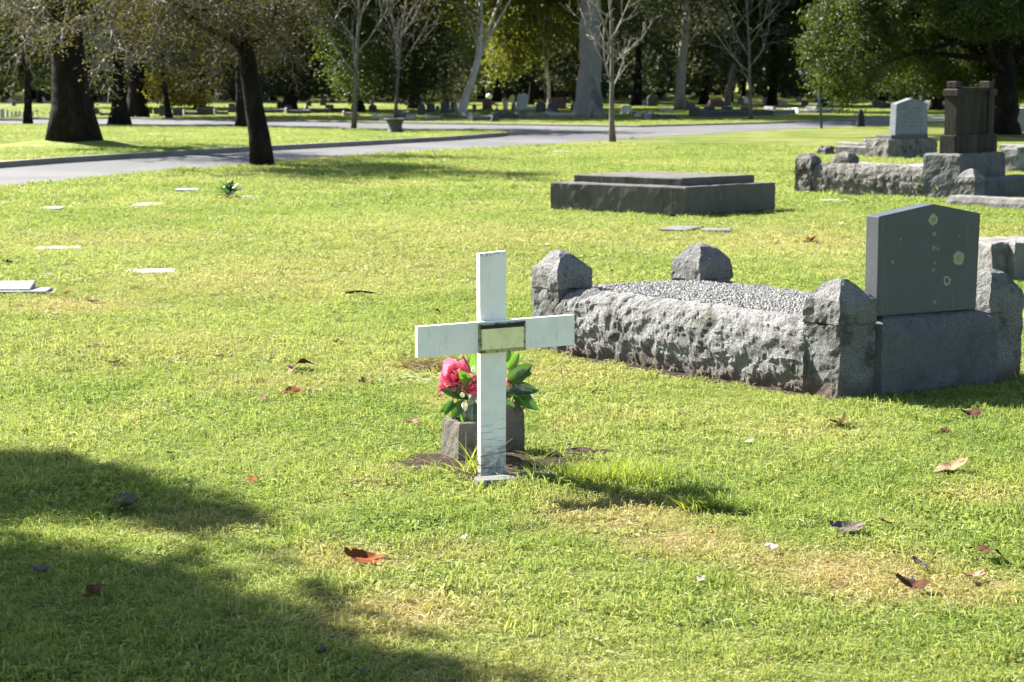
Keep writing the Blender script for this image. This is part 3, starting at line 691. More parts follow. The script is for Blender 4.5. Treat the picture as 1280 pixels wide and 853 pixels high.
for s in (-1, 1):
    c = h1 + ax_*s*.43 + ay_*.03
    pil = mk('pillar', *loft(c, ax_, ay_, .075, .085, [(h1.z+.25, .0), (h1.z+.75, .0), (h1.z+.765, -.025), (h1.z+.84, -.025), (h1.z+.855, .0), (h1.z+.86, .02)], .08), MT['brownstone'], hs1)
    mk('pillar_cap', *loft(c, ax_, ay_, .068, .075, [(h1.z+.86, .01), (h1.z+.875, .0), (h1.z+.945, .0), (h1.z+.955, .012), (h1.z+.956, .07)], .08), MT['brownstone'], pil)

# pale headstone behind
k1, k2 = ang(34)
pb = at(1110, 199.5); 
g2 = thing('plinth_grave', 'long rock-faced plinth with a low kerb behind the rough grave', 'grave', pb)
pw = (at(1184, 199) - pb).length*1.10
mk('plinth', *loft(pb + k1*pw/2 + k2*.3, k1, k2, pw/2, .3, [(-.02, 0), (.2, -.015), (.38, 0), (.40, .03), (.402, .3)], .045, .02, 8, 4), MT['rock_dark'], g2)
mk('ledge', *loft(pb + k1*(pw/2-.03) + k2*.28, k1, k2, pw/2-.16, .22, [(.395, 0), (.465, 0), (.475, .012), (.476, .2)], .1, .002, 8, 4), MT['darkstone'], g2)
la, lb = at(1044, 194.5), at(1103, 196.5)
for (A_, B_, h, hw_, sd) in ((la, lb, .20, .12, 2), (at(1046, 187), at(1110, 190), .17, .1, 5)):
    d = (B_-A_); L = d.length; d.normalize(); n_ = Vector((-d.y, d.x, 0))
    mk('kerb_stone', *loft((A_+B_)/2 + n_*hw_, d, n_, L/2, hw_, [(-.02, 0), (h-.02, 0), (h, .02), (h, hw_)], .08, .008, 6, sd), MT['midstone'], g2)
cq = at(1034, 194) + Vector((0, .15, 0)); corner_post(g2, cq, k1, k2, .13, .10, .15, .19, .03, 3.1, 'darkstone', .04)
hp = pb + k1*(pw/2+.08) + k2*.12 + Vector((0, 0, .474))
MT['insc'] = inscribed('worn_inscribed_marble', (.15, .168, .195), (.07, .078, .09), .12, .60, .32, k1)
hw2 = .92
o = mk('headstone', *slab([(-hw2/2, -.002), (hw2/2, -.002), (hw2/2-.03, .62), (.0, .73), (-hw2/2+.03, .62)], hp, k1, k2, .17, .01), MT['insc'], loc=hp)
tag(o, 'pale grey peaked headstone with worn lettering on the rock-faced plinth', 'headstone')
o = at(1090, 182)
tag(mk('flower_trough', *loft(o + Vector((0, .2, 0)), *ang(8), .17, .1, [(-.01, .03), (.06, .0), (.13, .0), (.15, .03), (.15, .1)], .04, .02, 9, 2), MT['darkstone'], loc=o), 'small dark stone lying left of the pale headstone', 'stone')

# low dark grave at the right edge
G3 = at(1181, 257.5); k3 = -f2
g3 = thing('low_grave', 'low dark kerbed grave with one pointed post at the right edge', 'grave', G3)
mk('kerb_stone', *loft(G3 + k3*1.05 + f1*.13, k3, f1, 1.05, .13, [(-.02, -.01), (.06, 0), (.12, .03), (.135, .07), (.137, .13)], .06, .008, 7, 3), MT['midstone'], g3)
pc3 = at(1207, 252.5) + f1*.12
corner_post(g3, pc3, k3, f1, .13, .24, .33, .43, .012, 7.3, 'midstone', .04)
mk('kerb_stone', *loft(pc3 + f1*.75 + k3*.02, f1, k3, .62, .10, [(-.02, 0), (.26, 0), (.30, .03), (.31, .1)], .07, .008, 7, 6), MT['darkstone'], g3)
V, F, rim = blob(G3 + k3*1.0 + f1*.75, .9, .45, .02, 5.5, 40, .05, 8, rot=radians(-43)); mk('bare_soil', V, F, MT['soil'], g3, True)
EXCL.append([tuple((G3 + k3*a + f1*b)[:2]) for a, b in ((0, 0), (2.1, 0), (2.1, 1.5), (0, 1.5))])
# kerbs further right
for (x0, y0, x1, y1, h, lab) in ((1249, 190, 1330, 193, .17, 'low pale kerb on the lawn right of the brown headstone'), (1271, 216, 1340, 210, .42, 'rough white-flecked kerb end at the right edge beside the plinth')):
    A_, B_ = at(x0, y0), at(x1, y1); d = (B_-A_); L = d.length; d.normalize(); n_ = Vector((-d.y, d.x, 0)); c = (A_+B_)/2 + n_*.15
    tag(mk('kerb_stone', *loft(c, d, n_, L/2, .15, [(-.02, 0), (h-.03, 0), (h, .03), (h, .15)], .06, .015, 7, x0), MT['rock' if h > .3 else 'midstone'], loc=c), lab, 'kerb stone')
    excl_box(c, d, n_, L/2, .15)
mp_ = at(1275, 165)
tag(mk('monument', *loft(mp_ + Vector((0, .3, 0)), *ang(20), .30, .24, [(-.02, -.06), (.05, -.06), (.07, -.02), (.5, .0), (.55, -.05), (.62, -.04), (.70, .06), (.72, .2)], .05, .02, 7, 3), MT['granite'], loc=mp_), 'pale rough stone monument standing by the evergreen trunk', 'monument')

# ================================================================== flat lawn plaques
def lawn_plaque(px, py, wpx, dpt, rot, mat, lab, h=.03, tilt=0, name='lawn_plaque'):
    p = at(px, py); wd = wpx*p.y/FPX; e1_, e2_ = ang(rot)
    V, F = loft(p, e1_, e2_, wd/2, dpt/2, [(-.01, 0), (max(h-.006, .004), 0), (h, .008), (h+.0005, dpt/2)], .2)
    if tilt:
        V = [(x, y, max(z, 0) + (tilt*max(0, ((Vector((x, y, 0))-p).dot(e2_)+dpt/2)) if z > 0 else 0)) for x, y, z in V]
    tag(mk(name, V, F, mat, loc=p), lab, 'grave plaque', 'flat plaques set in the lawn'); excl_box(p, e1_, e2_, wd/2, dpt/2, -.015)
    return p
MT['insc_plaque'] = inscribed('worn_inscribed_plaque', (.30, .30, .285), (.11, .11, .11), -1, 1, .35, ang(4)[0])
lawn_plaque(72, 311, 56, .34, 3, MT['plaque_white'], 'white flat lawn plaque furthest left of the two bright ones', .012)
lawn_plaque(188, 340, 62, .32, 5, MT['plaque_white'], 'white flat lawn plaque nearest the open lawn, casting a dark lower edge', .012)
lawn_plaque(186, 256.5, 38, .55, 2, MT['plaque_grey'], 'grey flat lawn plaque beyond the white ones, near the road', .012)
lawn_plaque(234, 239, 30, .4, 4, MT['plaque_grey'], 'thin grey flat plaque left of the small flower bunch', .03)
lawn_plaque(66, 262, 26, .4, 2, MT['plaque_grey'], 'small faint plaque at the far left of the lawn', .025)
lawn_plaque(312, 248, 38, .5, 2, MT['plaque_grey'], 'grey flat plaque under the small flower bunch', .02)
lawn_plaque(851, 288, 38, .55, -24, MT['footing'], 'left of two flat pale stones in front of the dark ledger tomb', .03)
lawn_plaque(896, 290.5, 36, .32, -8, MT['footing'], 'right of two flat pale stones in front of the dark ledger tomb', .035)
lawn_plaque(702, 191, 20, .5, 0, MT['plaque_white'], 'small flat plaque on the lawn near the young bare tree', .03)
lawn_plaque(1042, 252, 36, .35, -10, MT['plaque_grey'], 'dull flat stone in the grass before the rough grave', .02)
p = at(4, 369); r1, r2 = ang(4)
bp = thing('sloping_plaque', 'white sloping memorial plaque with faint lettering at the left edge', 'grave plaque', p)
mk('base', *loft(p + r1*.02 + r2*.12, r1, r2, .30, .14, [(-.01, 0), (.02, 0), (.028, .006), (.028, .14)], .2), MT['plaque_white'], bp)
V, F = loft(p + r1*-.05 + r2*.16, r1, r2, .24, .12, [(.024, 0), (.036, 0), (.04, .006), (.0405, .12)], .06)
V = [(x, y, z + (.16*((Vector((x, y, 0))-p).dot(r2)-.04) if z > .03 else 0)) for x, y, z in V]
mk('face', V, F, MT['insc_plaque'], bp)
excl_box(p + r1*.02 + r2*.14, r1, r2, .32, .17)

# ================================================================== urn planter, sign, bollard
up = at(494, 166.5, IZ)
V, F = lathe(up, [(.27, 0), (.27, .03), (.245, .06), (.225, .14), (.22, .20), (.235, .27), (.28, .33), (.36, .365), (.365, .385), (.36, .40), (.30, .40), (.28, .36), (.02, .35)], 24)
V = [(up.x+(x-up.x)*.86, up.y+(y-up.y)*.86, z) for x, y, z in V]
urn = thing('urn_planter', 'dark stone urn planter with a flared rim on the island lawn', 'urn', up)
mk('bowl', V, F, MT['darkstone'], urn, True)
for s in (-1, 1):
    V, F = [], []; tube(V, F, [up + Vector((s*.28, 0, .36)), up + Vector((s*.36, 0, .375)), up + Vector((s*.40, 0, .36))], [.02, .022, .015], 8); mk('handle', V, F, MT['darkstone'], urn, True)
sg = at(1027, 160.5)
sign = thing('street_sign', 'slim blue sign pole with a green name blade at the roadside', 'sign', sg)
V, F = [], []; top = aty(1021, 55, sg.y); tube(V, F, [sg + Vector((0, 0, -.05)), sg*.5+top*.5, top], [.045, .042, .04], 10); mk('pole', V, F, MT['steel'], sign, True)
b0 = aty(1013, 70, sg.y-.07)
mk('blade', *slab(rect(.58, .19, -.095), b0, Vector((1, .12, 0)).normalized(), Vector((0, 1, 0)), .025, .004), MT['signgreen'], sign)
bo = at(1075.5, 158.5)
tag(mk('bollard', *lathe(bo, [(.17, -.01), (.17, .03), (.15, .06), (.14, .28), (.12, .40), (.075, .47), (.085, .50), (.07, .55), (.02, .57)], 16), MT['black'], smooth=True, loc=bo), 'short black bollard at the road edge under the evergreen foliage', 'bollard')

# ================================================================== far graves
def hs_mesh(kind):
    P = []
    if kind == 'arch':
        out = [(-.42, .12)] + [(.42, .12)] + [(.42*cos(a), .68+.32*sin(a)) for a in [pi*k/10 for k in range(11)]]
        P.append(slab(out, (0, -.09, 0), (1, 0, 0), (0, 1, 0), .18, .012)); P.append(slab(rect(1, .16), (0, -.16, 0), (1, 0, 0), (0, 1, 0), .32, .015))
    elif kind == 'peak':
        P.append(slab([(-.43, .12), (.43, .12), (.43, .84), (0, 1), (-.43, .84)], (0, -.09, 0), (1, 0, 0), (0, 1, 0), .18, .012)); P.append(slab(rect(1, .16), (0, -.16, 0), (1, 0, 0), (0, 1, 0), .32, .015))
    elif kind == 'square':
        P.append(slab([(-.45, .14), (.45, .14), (.43, .94), (.30, 1), (-.30, 1), (-.43, .94)], (0, -.1, 0), (1, 0, 0), (0, 1, 0), .2, .012)); P.append(slab(rect(1.04, .18), (0, -.17, 0), (1, 0, 0), (0, 1, 0), .34, .015))
    elif kind == 'cross':
        P.append(slab([(-.13, .25), (.13, .25), (.11, .62), (.45, .62), (.45, .8), (.11, .8), (.11, 1), (-.11, 1), (-.11, .8), (-.45, .8), (-.45, .62), (-.11, .62)], (0, -.07, 0), (1, 0, 0), (0, 1, 0), .14, .008))
        P.append(loft((0, 0), (1, 0), (0, 1), .42, .3, [(0, 0), (.12, 0), (.13, .1), (.25, .1), (.26, .25)], .3))
    elif kind == 'post':
        P.append(loft((0, 0), (1, 0), (0, 1), .5, .4, [(0, 0), (.16, 0), (.18, .14), (.78, .2), (.84, .12), (.88, .2), (1, .39)], .2))
    elif kind == 'kerb':      # low kerbed grave with a headblock
        for s in (-1, 1): P.append(loft((0, s*.44), (1, 0), (0, 1), .5, .06, [(0, 0), (.62, 0), (.66, .02)], .5))
        P.append(loft((-.46, 0), (1, 0), (0, 1), .06, .44, [(0, 0), (.9, 0), (1, .03)], .5)); P.append(loft((.46, 0), (1, 0), (0, 1), .05, .44, [(0, 0), (.66, 0), (.7, .02)], .5))
        P.append(loft((0, 0), (1, 0), (0, 1), .44, .42, [(0, 0), (.42, 0), (.46, .3)], .5))
    V, F = join(*P); me = bpy.data.meshes.new(kind); me.from_pydata([tuple(v) for v in V], [], F); me.update(); return me
HM = {}
def far_stone(px, py, wpx, hpx, kind, mat, label, group=None, rot=28, depth=None, lean=0, nm=None, cat=None):
    key = (kind, mat)
    if key not in HM:
        me = hs_mesh(kind); me.materials.append(MT[mat]); HM[key] = me
    p = at(px, py); s = p.y/FPX
    nm = nm or {'cross': 'cross_headstone', 'kerb': 'kerbed_grave', 'post': 'stone_pillar'}.get(kind, 'headstone')
    o = bpy.data.objects.new(nm, HM[key]); COL.objects.link(o); o.location = p - Vector((0, 0, .01))
    wd = wpx*s; dp = depth if depth else (wd if kind != 'kerb' else 1.1)
    o.scale = (wd/ (cos(radians(rot))*.9), dp, hpx*s + .01); o.rotation_euler = (lean, 0, radians(rot))
    tag(o, label, cat or {'cross': 'cross', 'kerb': 'grave', 'post': 'pillar'}.get(kind, 'headstone'), group); return o
GL = 'white stones of the far cluster at left'
for (x, y, w_, h_) in ((3, 148.5, 5, 12), (9, 148, 4, 11), (15, 147.5, 3, 8), (20, 147.5, 3.4, 9), (24.5, 147, 3.4, 9), (29.5, 147, 3.6, 8), (40, 146, 4, 7), (46, 144.5, 4.5, 8), (54, 146, 3, 6), (62, 146, 4, 7), (73, 146.5, 4, 9), (-6, 148, 4, 10)):
    far_stone(x, y, w_, h_, ('arch', 'post', 'cross', 'square')[int(x) % 4], 'paleroof', 'small white stone in the row beyond the road at far left', GL)
for i, (x, y, w_, h_) in enumerate(((14, 151, 30, 3), (58, 149.5, 24, 3.4))):
    far_stone(x, y, w_, h_, 'kerb', 'midstone', ('low grey grave kerb in front of the far-left white stones', 'low grey grave kerb just left of the big tree trunk')[i], rot=4)
far_stone(169, 148.6, 2.6, 4.5, 'post', 'paleroof', 'tiny white marker post on the verge beyond the road', rot=10)
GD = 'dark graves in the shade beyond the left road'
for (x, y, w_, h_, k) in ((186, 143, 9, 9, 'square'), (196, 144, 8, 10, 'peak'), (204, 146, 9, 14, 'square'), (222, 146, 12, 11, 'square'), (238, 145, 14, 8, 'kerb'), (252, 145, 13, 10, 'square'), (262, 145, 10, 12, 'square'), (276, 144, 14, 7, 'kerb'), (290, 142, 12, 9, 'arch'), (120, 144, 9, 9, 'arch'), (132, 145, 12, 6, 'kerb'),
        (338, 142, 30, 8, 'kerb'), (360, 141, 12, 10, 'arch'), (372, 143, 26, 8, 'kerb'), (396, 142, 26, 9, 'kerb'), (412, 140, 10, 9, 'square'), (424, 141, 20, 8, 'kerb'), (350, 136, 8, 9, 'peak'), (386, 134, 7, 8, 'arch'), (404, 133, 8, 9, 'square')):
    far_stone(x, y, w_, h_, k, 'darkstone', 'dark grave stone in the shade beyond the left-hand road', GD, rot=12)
for (x, y, w_, h_, k, mt, lab) in (
    (290, 137, 8, 7, 'square', 'redstone', 'small reddish stone left of the dark trunk beyond the road'),
    (266, 139, 9, 4, 'kerb', 'paleroof', 'pale low slab among the dark graves at left'),
    (438, 145, 16, 6, 'kerb', 'midstone', 'grey kerbed grave just left of the young bare tree'),
    (452, 141, 9, 9, 'square', 'midstone', 'grey headstone right behind the young bare tree trunk'),
    (466, 141, 10, 10, 'arch', 'darkstone', 'dark rounded headstone right of the young bare tree'),
    (481, 148.5, 24, 6, 'kerb', 'paleroof', 'pale low grave kerb above the urn planter'),
    (503, 147, 15, 11, 'kerb', 'midstone', 'grey raised grave just right of the urn planter'),
    (514, 149.5, 11, 6, 'square', 'paleroof', 'pair of pale low blocks right of the urn planter'),
    (527, 144.5, 9.5, 15, 'arch', 'darkstone', 'dark rounded headstone, leftmost of the group left of the white gum'),
    (538.5, 141, 10, 11, 'square', 'darkstone', 'dark square headstone, second of the group left of the white gum'),
    (540, 148.5, 14, 5, 'kerb', 'paleroof', 'pale low kerb in front of the second dark headstone'),
    (547, 139, 5, 7, 'peak', 'midstone', 'small grey peaked headstone between two dark ones'),
    (556.5, 142.5, 12, 14, 'arch', 'darkstone', 'broad dark rounded headstone left of the white gum'),
    (565.5, 141, 5, 13, 'square', 'darkstone', 'narrow dark headstone next to the white gum'),
    (570, 143, 4, 13, 'post', 'midstone', 'grey stone pillar at the foot of the white gum'),
    (577, 143, 5.5, 12, 'cross', 'paleroof', 'pale stone cross at the foot of the white gum'),
    (566, 147.5, 22, 4, 'kerb', 'darkstone', 'dark low grave kerb in front of the white gum'),
    (586, 146.5, 12, 6, 'kerb', 'paleroof', 'pale low slab right of the white gum'),
    (600, 151, 22, 10, 'kerb', 'midstone', 'grey railed grave right of the white gum'),
    (609, 138, 12, 15, 'arch', 'redstone', 'dark red headstone with a pale ball finial behind it'),
    (593, 140, 5, 10, 'peak', 'midstone', 'small grey headstone between the white gum and the red headstone'),
    (618.5, 152.5, 10, 12, 'post', 'darkstone', 'dark square corner pillar by the road before the pale headstone'),
    (621, 138, 5, 9, 'cross', 'midstone', 'small grey cross left of the tilted pale headstone'),
    (632, 138.5, 5.5, 12, 'square', 'paleroof', 'small cream headstone left of the tilted pale headstone'),
    (638, 148.5, 32, 9, 'kerb', 'darkstone', 'long dark grave platform below the tilted pale headstone'),
    (664, 148.5, 34, 8, 'kerb', 'midstone', 'grey grave platform right of the long dark one'),
    (642, 138.8, 5, 11, 'peak', 'midstone', 'narrow grey peaked stone touching the tilted pale headstone'),
    (676, 141, 13, 13, 'arch', 'darkstone', 'dark rounded headstone right of the tilted pale headstone'),
    (691, 141, 14, 12, 'arch', 'darkstone', 'wide dark rounded headstone behind the thin white trunk'),
    (697, 137, 20, 15, 'square', 'redstone', 'broad dark red headstone left of the giant gum'),
    (686, 144.5, 10, 9, 'post', 'midstone', 'squat grey pillar below the thin white trunk'),
    (700, 145, 26, 5, 'kerb', 'paleroof', 'pale low kerb reaching to the giant gum'),
    (716, 139, 6, 9, 'post', 'darkstone', 'dark pillar with pale top just left of the giant gum'),
    (783, 142.5, 13, 10.5, 'square', 'paleroof', 'small pale tilted headstone right of the young bare tree by the road'),
    (800, 143.5, 20, 4, 'kerb', 'midstone', 'low grey kerb right of the small pale headstone'),
    (797, 147, 8, 5, 'square', 'paleroof', 'pale low block in front of the low grey kerb'),
    (812, 149, 12, 7, 'square', 'paleroof', 'pale boxy stone in the grass left of the middle gum'),
    (828, 149, 22, 7, 'kerb', 'darkstone', 'dark kerbed grave left of the middle gum'),
    (815, 134, 13, 15, 'arch', 'darkstone', 'dark rounded headstone in the shade left of the middle gum'),
    (834, 141, 10, 5, 'kerb', 'paleroof', 'pale rubble kerb at the foot of the middle gum'),
    (863, 139, 12, 9, 'square', 'darkstone', 'dark block just right of the middle gum'),
    (878, 147, 20, 13, 'kerb', 'darkstone', 'dark raised grave, leftmost of the long row beyond the road'),
    (899, 146.5, 24, 13, 'kerb', 'darkstone', 'dark raised grave, second of the long row beyond the road'),
    (921, 146, 24, 13, 'kerb', 'darkstone', 'dark raised grave, third of the long row beyond the road'),
    (946, 145, 26, 11, 'kerb', 'darkstone', 'dark raised grave, fourth of the long row beyond the road'),
    (974, 143.5, 24, 10, 'kerb', 'midstone', 'grey raised grave, fifth of the long row beyond the road'),
    (895, 135, 18, 10, 'square', 'redstone', 'reddish stone rising behind the row of raised graves'),
    (886, 134, 5, 6, 'post', 'paleroof', 'small pale stone left of the reddish one'),
    (926, 131, 8, 9, 'peak', 'midstone', 'grey peaked headstone right of the leaning gum'),
    (958, 131, 9, 9, 'arch', 'midstone', 'grey rounded headstone right of the sapling beyond the road'),
    (973, 132, 12, 6, 'kerb', 'paleroof', 'pale grave slab in the shade beyond the road'),
    (1003, 142, 22, 7, 'kerb', 'paleroof', 'pale low grave just left of the sign pole'),
    (1006, 134, 9, 8, 'square', 'midstone', 'grey square headstone left of the sign pole, in the shade'),
    (1028, 142, 26, 9, 'kerb', 'midstone', 'grey raised grave right behind the sign pole'),
    (1036, 134, 8, 7, 'arch', 'darkstone', 'dark rounded headstone right of the sign pole'),
    (1176, 138, 26, 12, 'kerb', 'darkstone', 'dark raised grave between the pale and the brown headstones'),
    (1110, 136, 22, 10, 'kerb', 'darkstone', 'dark raised grave above the bollard'),
    (1216, 136, 22, 10, 'kerb', 'darkstone', 'dark raised grave hidden behind the brown headstone')):
    far_stone(x, y, w_, h_, k, mt, lab, rot=(6 if k == 'kerb' else 22), depth=(2.0 if k == 'kerb' else None))
# tilted pale headstone
p = at(653, 138.5)
tp = thing('headstone', 'large pale headstone leaning to the right on a pale base beyond the road', 'headstone', p)
s = p.y/FPX; a1, a2 = ang(10)
mk('base', *loft(p + a1*.1 + Vector((0, .2, 0)), a1, a2, .62, .3, [(-.02, 0), (4.6*s, 0), (5*s, .03), (5*s, .3)], .2), MT['paleroof'], tp)
V, F = slab([(-7.4*s, 0), (6.2*s, 0), (7.6*s, 14*s), (3*s, 16.8*s), (-3.5*s, 15.6*s), (-5*s, 14.6*s)], p + Vector((0, 0, 4.9*s)), a1, a2, .2, .01)
mk('tablet', V, F, MT['paleroof'], tp)
p = at(611.5, 134.5); V, F = lathe(p, [(.16, 0), (.16, .1), (.08, .14), (.07, .45), (.1, .5), (.14, .54), (.18, .60), (.16, .68), (.07, .74), (.02, .76)], 14)
tag(mk('urn_finial', V, F, MT['signwhite'], smooth=True, loc=p), 'white domed finial showing above the dark red headstone', 'finial')
# small indistinct stones deep in the wood
rs = random.Random(77)
for k in range(70):
    x = rs.uniform(-20, 1300); y = rs.uniform(124, 133)
    if 60 < x < 110 or 300 < x < 330: continue
    far_stone(x, y, rs.uniform(4, 9), rs.uniform(4, 8), rs.choice(['arch', 'peak', 'square', 'cross', 'post', 'kerb']), rs.choice(['darkstone', 'midstone', 'midstone', 'darkstone', 'paleroof']), 'small indistinct grave stone deep under the far trees', 'indistinct stones under the far trees', rot=rs.uniform(0, 35))

# ================================================================== trees
def unit(v): return v/np.maximum(np.linalg.norm(v, axis=-1, keepdims=True), 1e-9)
def leafquads(P, L, W, rng, droop=0., jitter=.35, fold=.12):
    n = len(P); a = rng.normal(size=(n, 3)); a[:, 2] = a[:, 2]*.8 - droop; a = unit(a)
    b = unit(np.cross(a, rng.normal(size=(n, 3)))); c = np.cross(a, b)
    l = (L*(1+jitter*rng.uniform(-1, 1, n)))[:, None]; w_ = (W*(1+jitter*rng.uniform(-1, 1, n)))[:, None]
    V = np.stack([P - a*l*.5, P + b*w_*.5 + c*w_*fold - a*l*.08, P + a*l*.5, P - b*w_*.5 + c*w_*fold - a*l*.08], 1).reshape(-1, 3)
    return V, np.arange(4*n).reshape(n, 4)
def ell_clusters(rng, ells, shell=.55):
    out = []
    for (cx, cy, cz, rx, ry, rz, K) in ells:
        d = unit(rng.normal(size=(K, 3))); r = rng.uniform(shell**3, 1, K)**(1/3)
        out.append(np.array([cx, cy, cz]) + d*r[:, None]*np.array([rx, ry, rz]))
    return np.concatenate(out)
def cluster_tree(name, label, base, trunk, radii, ells, crad, nleaf, L, W, lm, bark, seed, droop=.3, limbs=12, group=None, flare=.5, sides=12, zmin=.3, shell=.55, limb_r=.35):
    rng = np.random.default_rng(seed); base = Vector(base)
    t = thing(name, label, 'tree', base, group)
    pts = [base + Vector(q) for q in trunk]
    # refine trunk and add root flare
    fine = []; fr = []
    for i in range(len(pts)-1):
        m = 5
        for k in range(m):
            s = k/m; fine.append(pts[i].lerp(pts[i+1], s) + Vector(rng.normal(0, radii[i]*.06, 3))); fr.append(radii[i]+(radii[i+1]-radii[i])*s)
    fine.append(pts[-1]); fr.append(radii[-1])
    fine[0] = pts[0] + Vector((0, 0, -.08))
    fr = [r*(1+flare*exp(-max(0, p.z-base.z)/(radii[0]*1.6+.05))) for p, r in zip(fine, fr)]
    V, F = [], []; tube(V, F, fine, fr, sides)
    if ells:
        C = ell_clusters(rng, ells, shell)
        for k in rng.choice(len(C), min(limbs, len(C)), replace=False):
            e = Vector(C[k]); j = int(rng.integers(len(fine)//2, len(fine))); a = fine[j]
            if e.z < a.z: j = max(len(fine)//3, j-6); a = fine[j]
            mid = a.lerp(e, .5) + Vector((0, 0, (e-a).length*.18)) + Vector(rng.normal(0, (e-a).length*.08, 3))
            q = [a.lerp(mid, s).lerp(mid.lerp(e, s), s) for s in (0, .2, .4, .6, .8, 1)]
            r0 = fr[j]*limb_r; tube(V, F, q, [r0*(1-.85*s) for s in (0, .2, .4, .6, .8, 1)], 6)
    mk('trunk', V, F, MT[bark], t, True)
    if ells:
        n = len(C)*nleaf; P = np.repeat(C, nleaf, 0) + rng.normal(size=(n, 3))*crad*np.array([1, 1, .75])*np.where(np.repeat(C[:, 2], nleaf) > 5.6, 1.7, 1.)[:, None]
        cv = np.repeat(rng.uniform(0, 1, len(C)), nleaf)
        keep = P[:, 2] > base.z + zmin; P = P[keep]; cv = cv[keep]
        big = np.where(P[:, 2] > 5.6, 2.0, 1.0)
        Vl, Fl = leafquads(P, L*big, W*big*np.where(big > 1, 1.5, 1), rng, droop)
        v = np.clip(.55*cv + .45*rng.uniform(0, 1, len(P)), 0, 1)
        mk('crown', Vl, Fl, MT[lm], t, False, fattr=v)
    return t
class Grow:
    def __init__(s, seed, prm): s.r = random.Random(seed); s.p = prm; s.V = [[], []]; s.F = [[], []]; s.tips = []
    def go(s, p, d, L, r, lvl):
        q = s.p; n = q['n'][lvl]; pts = [p.copy()]; dirs = [d.copy()]
        for i in range(n):
            d = (d + Vector([s.r.gauss(0, q['wander'][lvl]) for _ in range(3)]) + Vector((0, 0, q['grav'][lvl]))).normalized()
            pts.append(pts[-1] + d*(L/n)); dirs.append(d.copy())
        end = q['taper'][lvl]; rad = [r*(1-(1-end)*i/n) for i in range(n+1)]
        if lvl == 0 and q.get('flare'): rad[0] *= 1+q['flare']; rad[1] *= 1+q['flare']*.25
        if lvl == 0: pts[0].z -= .06
        k = 0 if lvl <= q.get('thick', 0) else 1
        tube(s.V[k], s.F[k], pts, rad, q['sides'][lvl])
        if lvl >= q['max']-1:
            for i in range(1, n+1): s.tips.append(pts[i])
        if lvl < q['max']:
            K = q['child'][lvl]
            for c in range(K):
                t = q['start'][lvl] + (1-q['start'][lvl])*((c+s.r.random())/K); f = t*n; i = min(int(f), n-1)
                bp = pts[i].lerp(pts[i+1], f-i); bd = dirs[i+1]
                ax = bd.orthogonal().normalized(); ax = Matrix.Rotation((c*2.4+s.r.random()*1.2) if not q.get('rand') else s.r.random()*6.28, 3, bd) @ ax
                a = radians(q['angle'][lvl] + s.r.gauss(0, 9)); nd = (bd*cos(a) + ax*sin(a)).normalized()
                rr = rad[i]*q['rr'][lvl]*s.r.uniform(.75, 1.1); s.go(bp, nd, L*q['lr'][lvl]*s.r.uniform(.7, 1.15)*(1-.35*(t-.5)), max(rr, q['rmin']), lvl+1)
def grow_tree(name, label, base, d, L, r, prm, seed, bark, twigbark, lm=None, nl=0, ls=(.1, .06), spread=.12, group=None, droop=.3):
    base = Vector(base); t = thing(name, label, 'tree', base, group); g = Grow(seed, prm); g.go(base.copy(), Vector(d).normalized(), L, r, 0)
    mk('trunk', g.V[0], g.F[0], MT[bark], t, True); mk('branches', g.V[1], g.F[1], MT[twigbark], t, True)
    if lm and nl:
        rng = np.random.default_rng(seed); T = np.array([tuple(q) for q in g.tips]); T = T[rng.random(len(T)) < .85]
        cv = noise_v = rng.uniform(0, 1, len(T)); n = len(T)*nl
        if nl < 1: T = T[rng.random(len(T)) < nl]; cv = rng.uniform(0, 1, len(T)); n = len(T); P = T.copy()
        else: P = np.repeat(T, nl, 0); cv = np.repeat(cv, nl)
        P = P + rng.normal(size=P.shape)*spread
        V, F = leafquads(P, ls[0], ls[1], rng, droop); mk('crown', V, F, MT[lm], t, False, fattr=np.clip(.5*cv+.5*rng.random(len(P)), 0, 1))
    return t
# oak on the mound
ob = Vector((om.x, om.y, IZ+.12))
cluster_oak = dict(max=4, n=[5, 7, 6, 5, 4], wander=[.03, .16, .2, .22, .25], grav=[.02, .03, -.03, -.10, -.14], taper=[.75, .3, .25, .25, .3], sides=[16, 8, 6, 4, 3],
                   thick=1, child=[8, 8, 7, 6], start=[.62, .22, .2, .15], angle=[58, 48, 45, 45], rr=[.42, .45, .45, .5], lr=[1.15, .5, .45, .5], rmin=.012, flare=.55)
grow_tree('oak_tree', 'big dark-trunked tree with twiggy yellowing crown on the island lawn at left', ob, (.0, 0, 1), 3.7, .43, cluster_oak, 11, 'bark_dark', 'bark_twig', 'leaf_yellow', 2, (.058, .036), .12)
tb = at(328, 207.5)
p2 = dict(cluster_oak); p2.update(child=[10, 8, 6, 6], start=[.55, .15, .15, .1], lr=[1.0, .5, .45, .5], rr=[.36, .5, .45, .5], flare=.3, n=[6, 7, 6, 5, 4], grav=[.0, .05, -.02, -.08, -.1])
grow_tree('twiggy_tree', 'knobbly dark trunk with twiggy olive crown standing on the near lawn edge', tb, (-.05, .02, 1), 3.3, .19, p2, 5, 'bark_dark', 'bark_twig', 'leaf_yellow', 4, (.048, .03), .14)
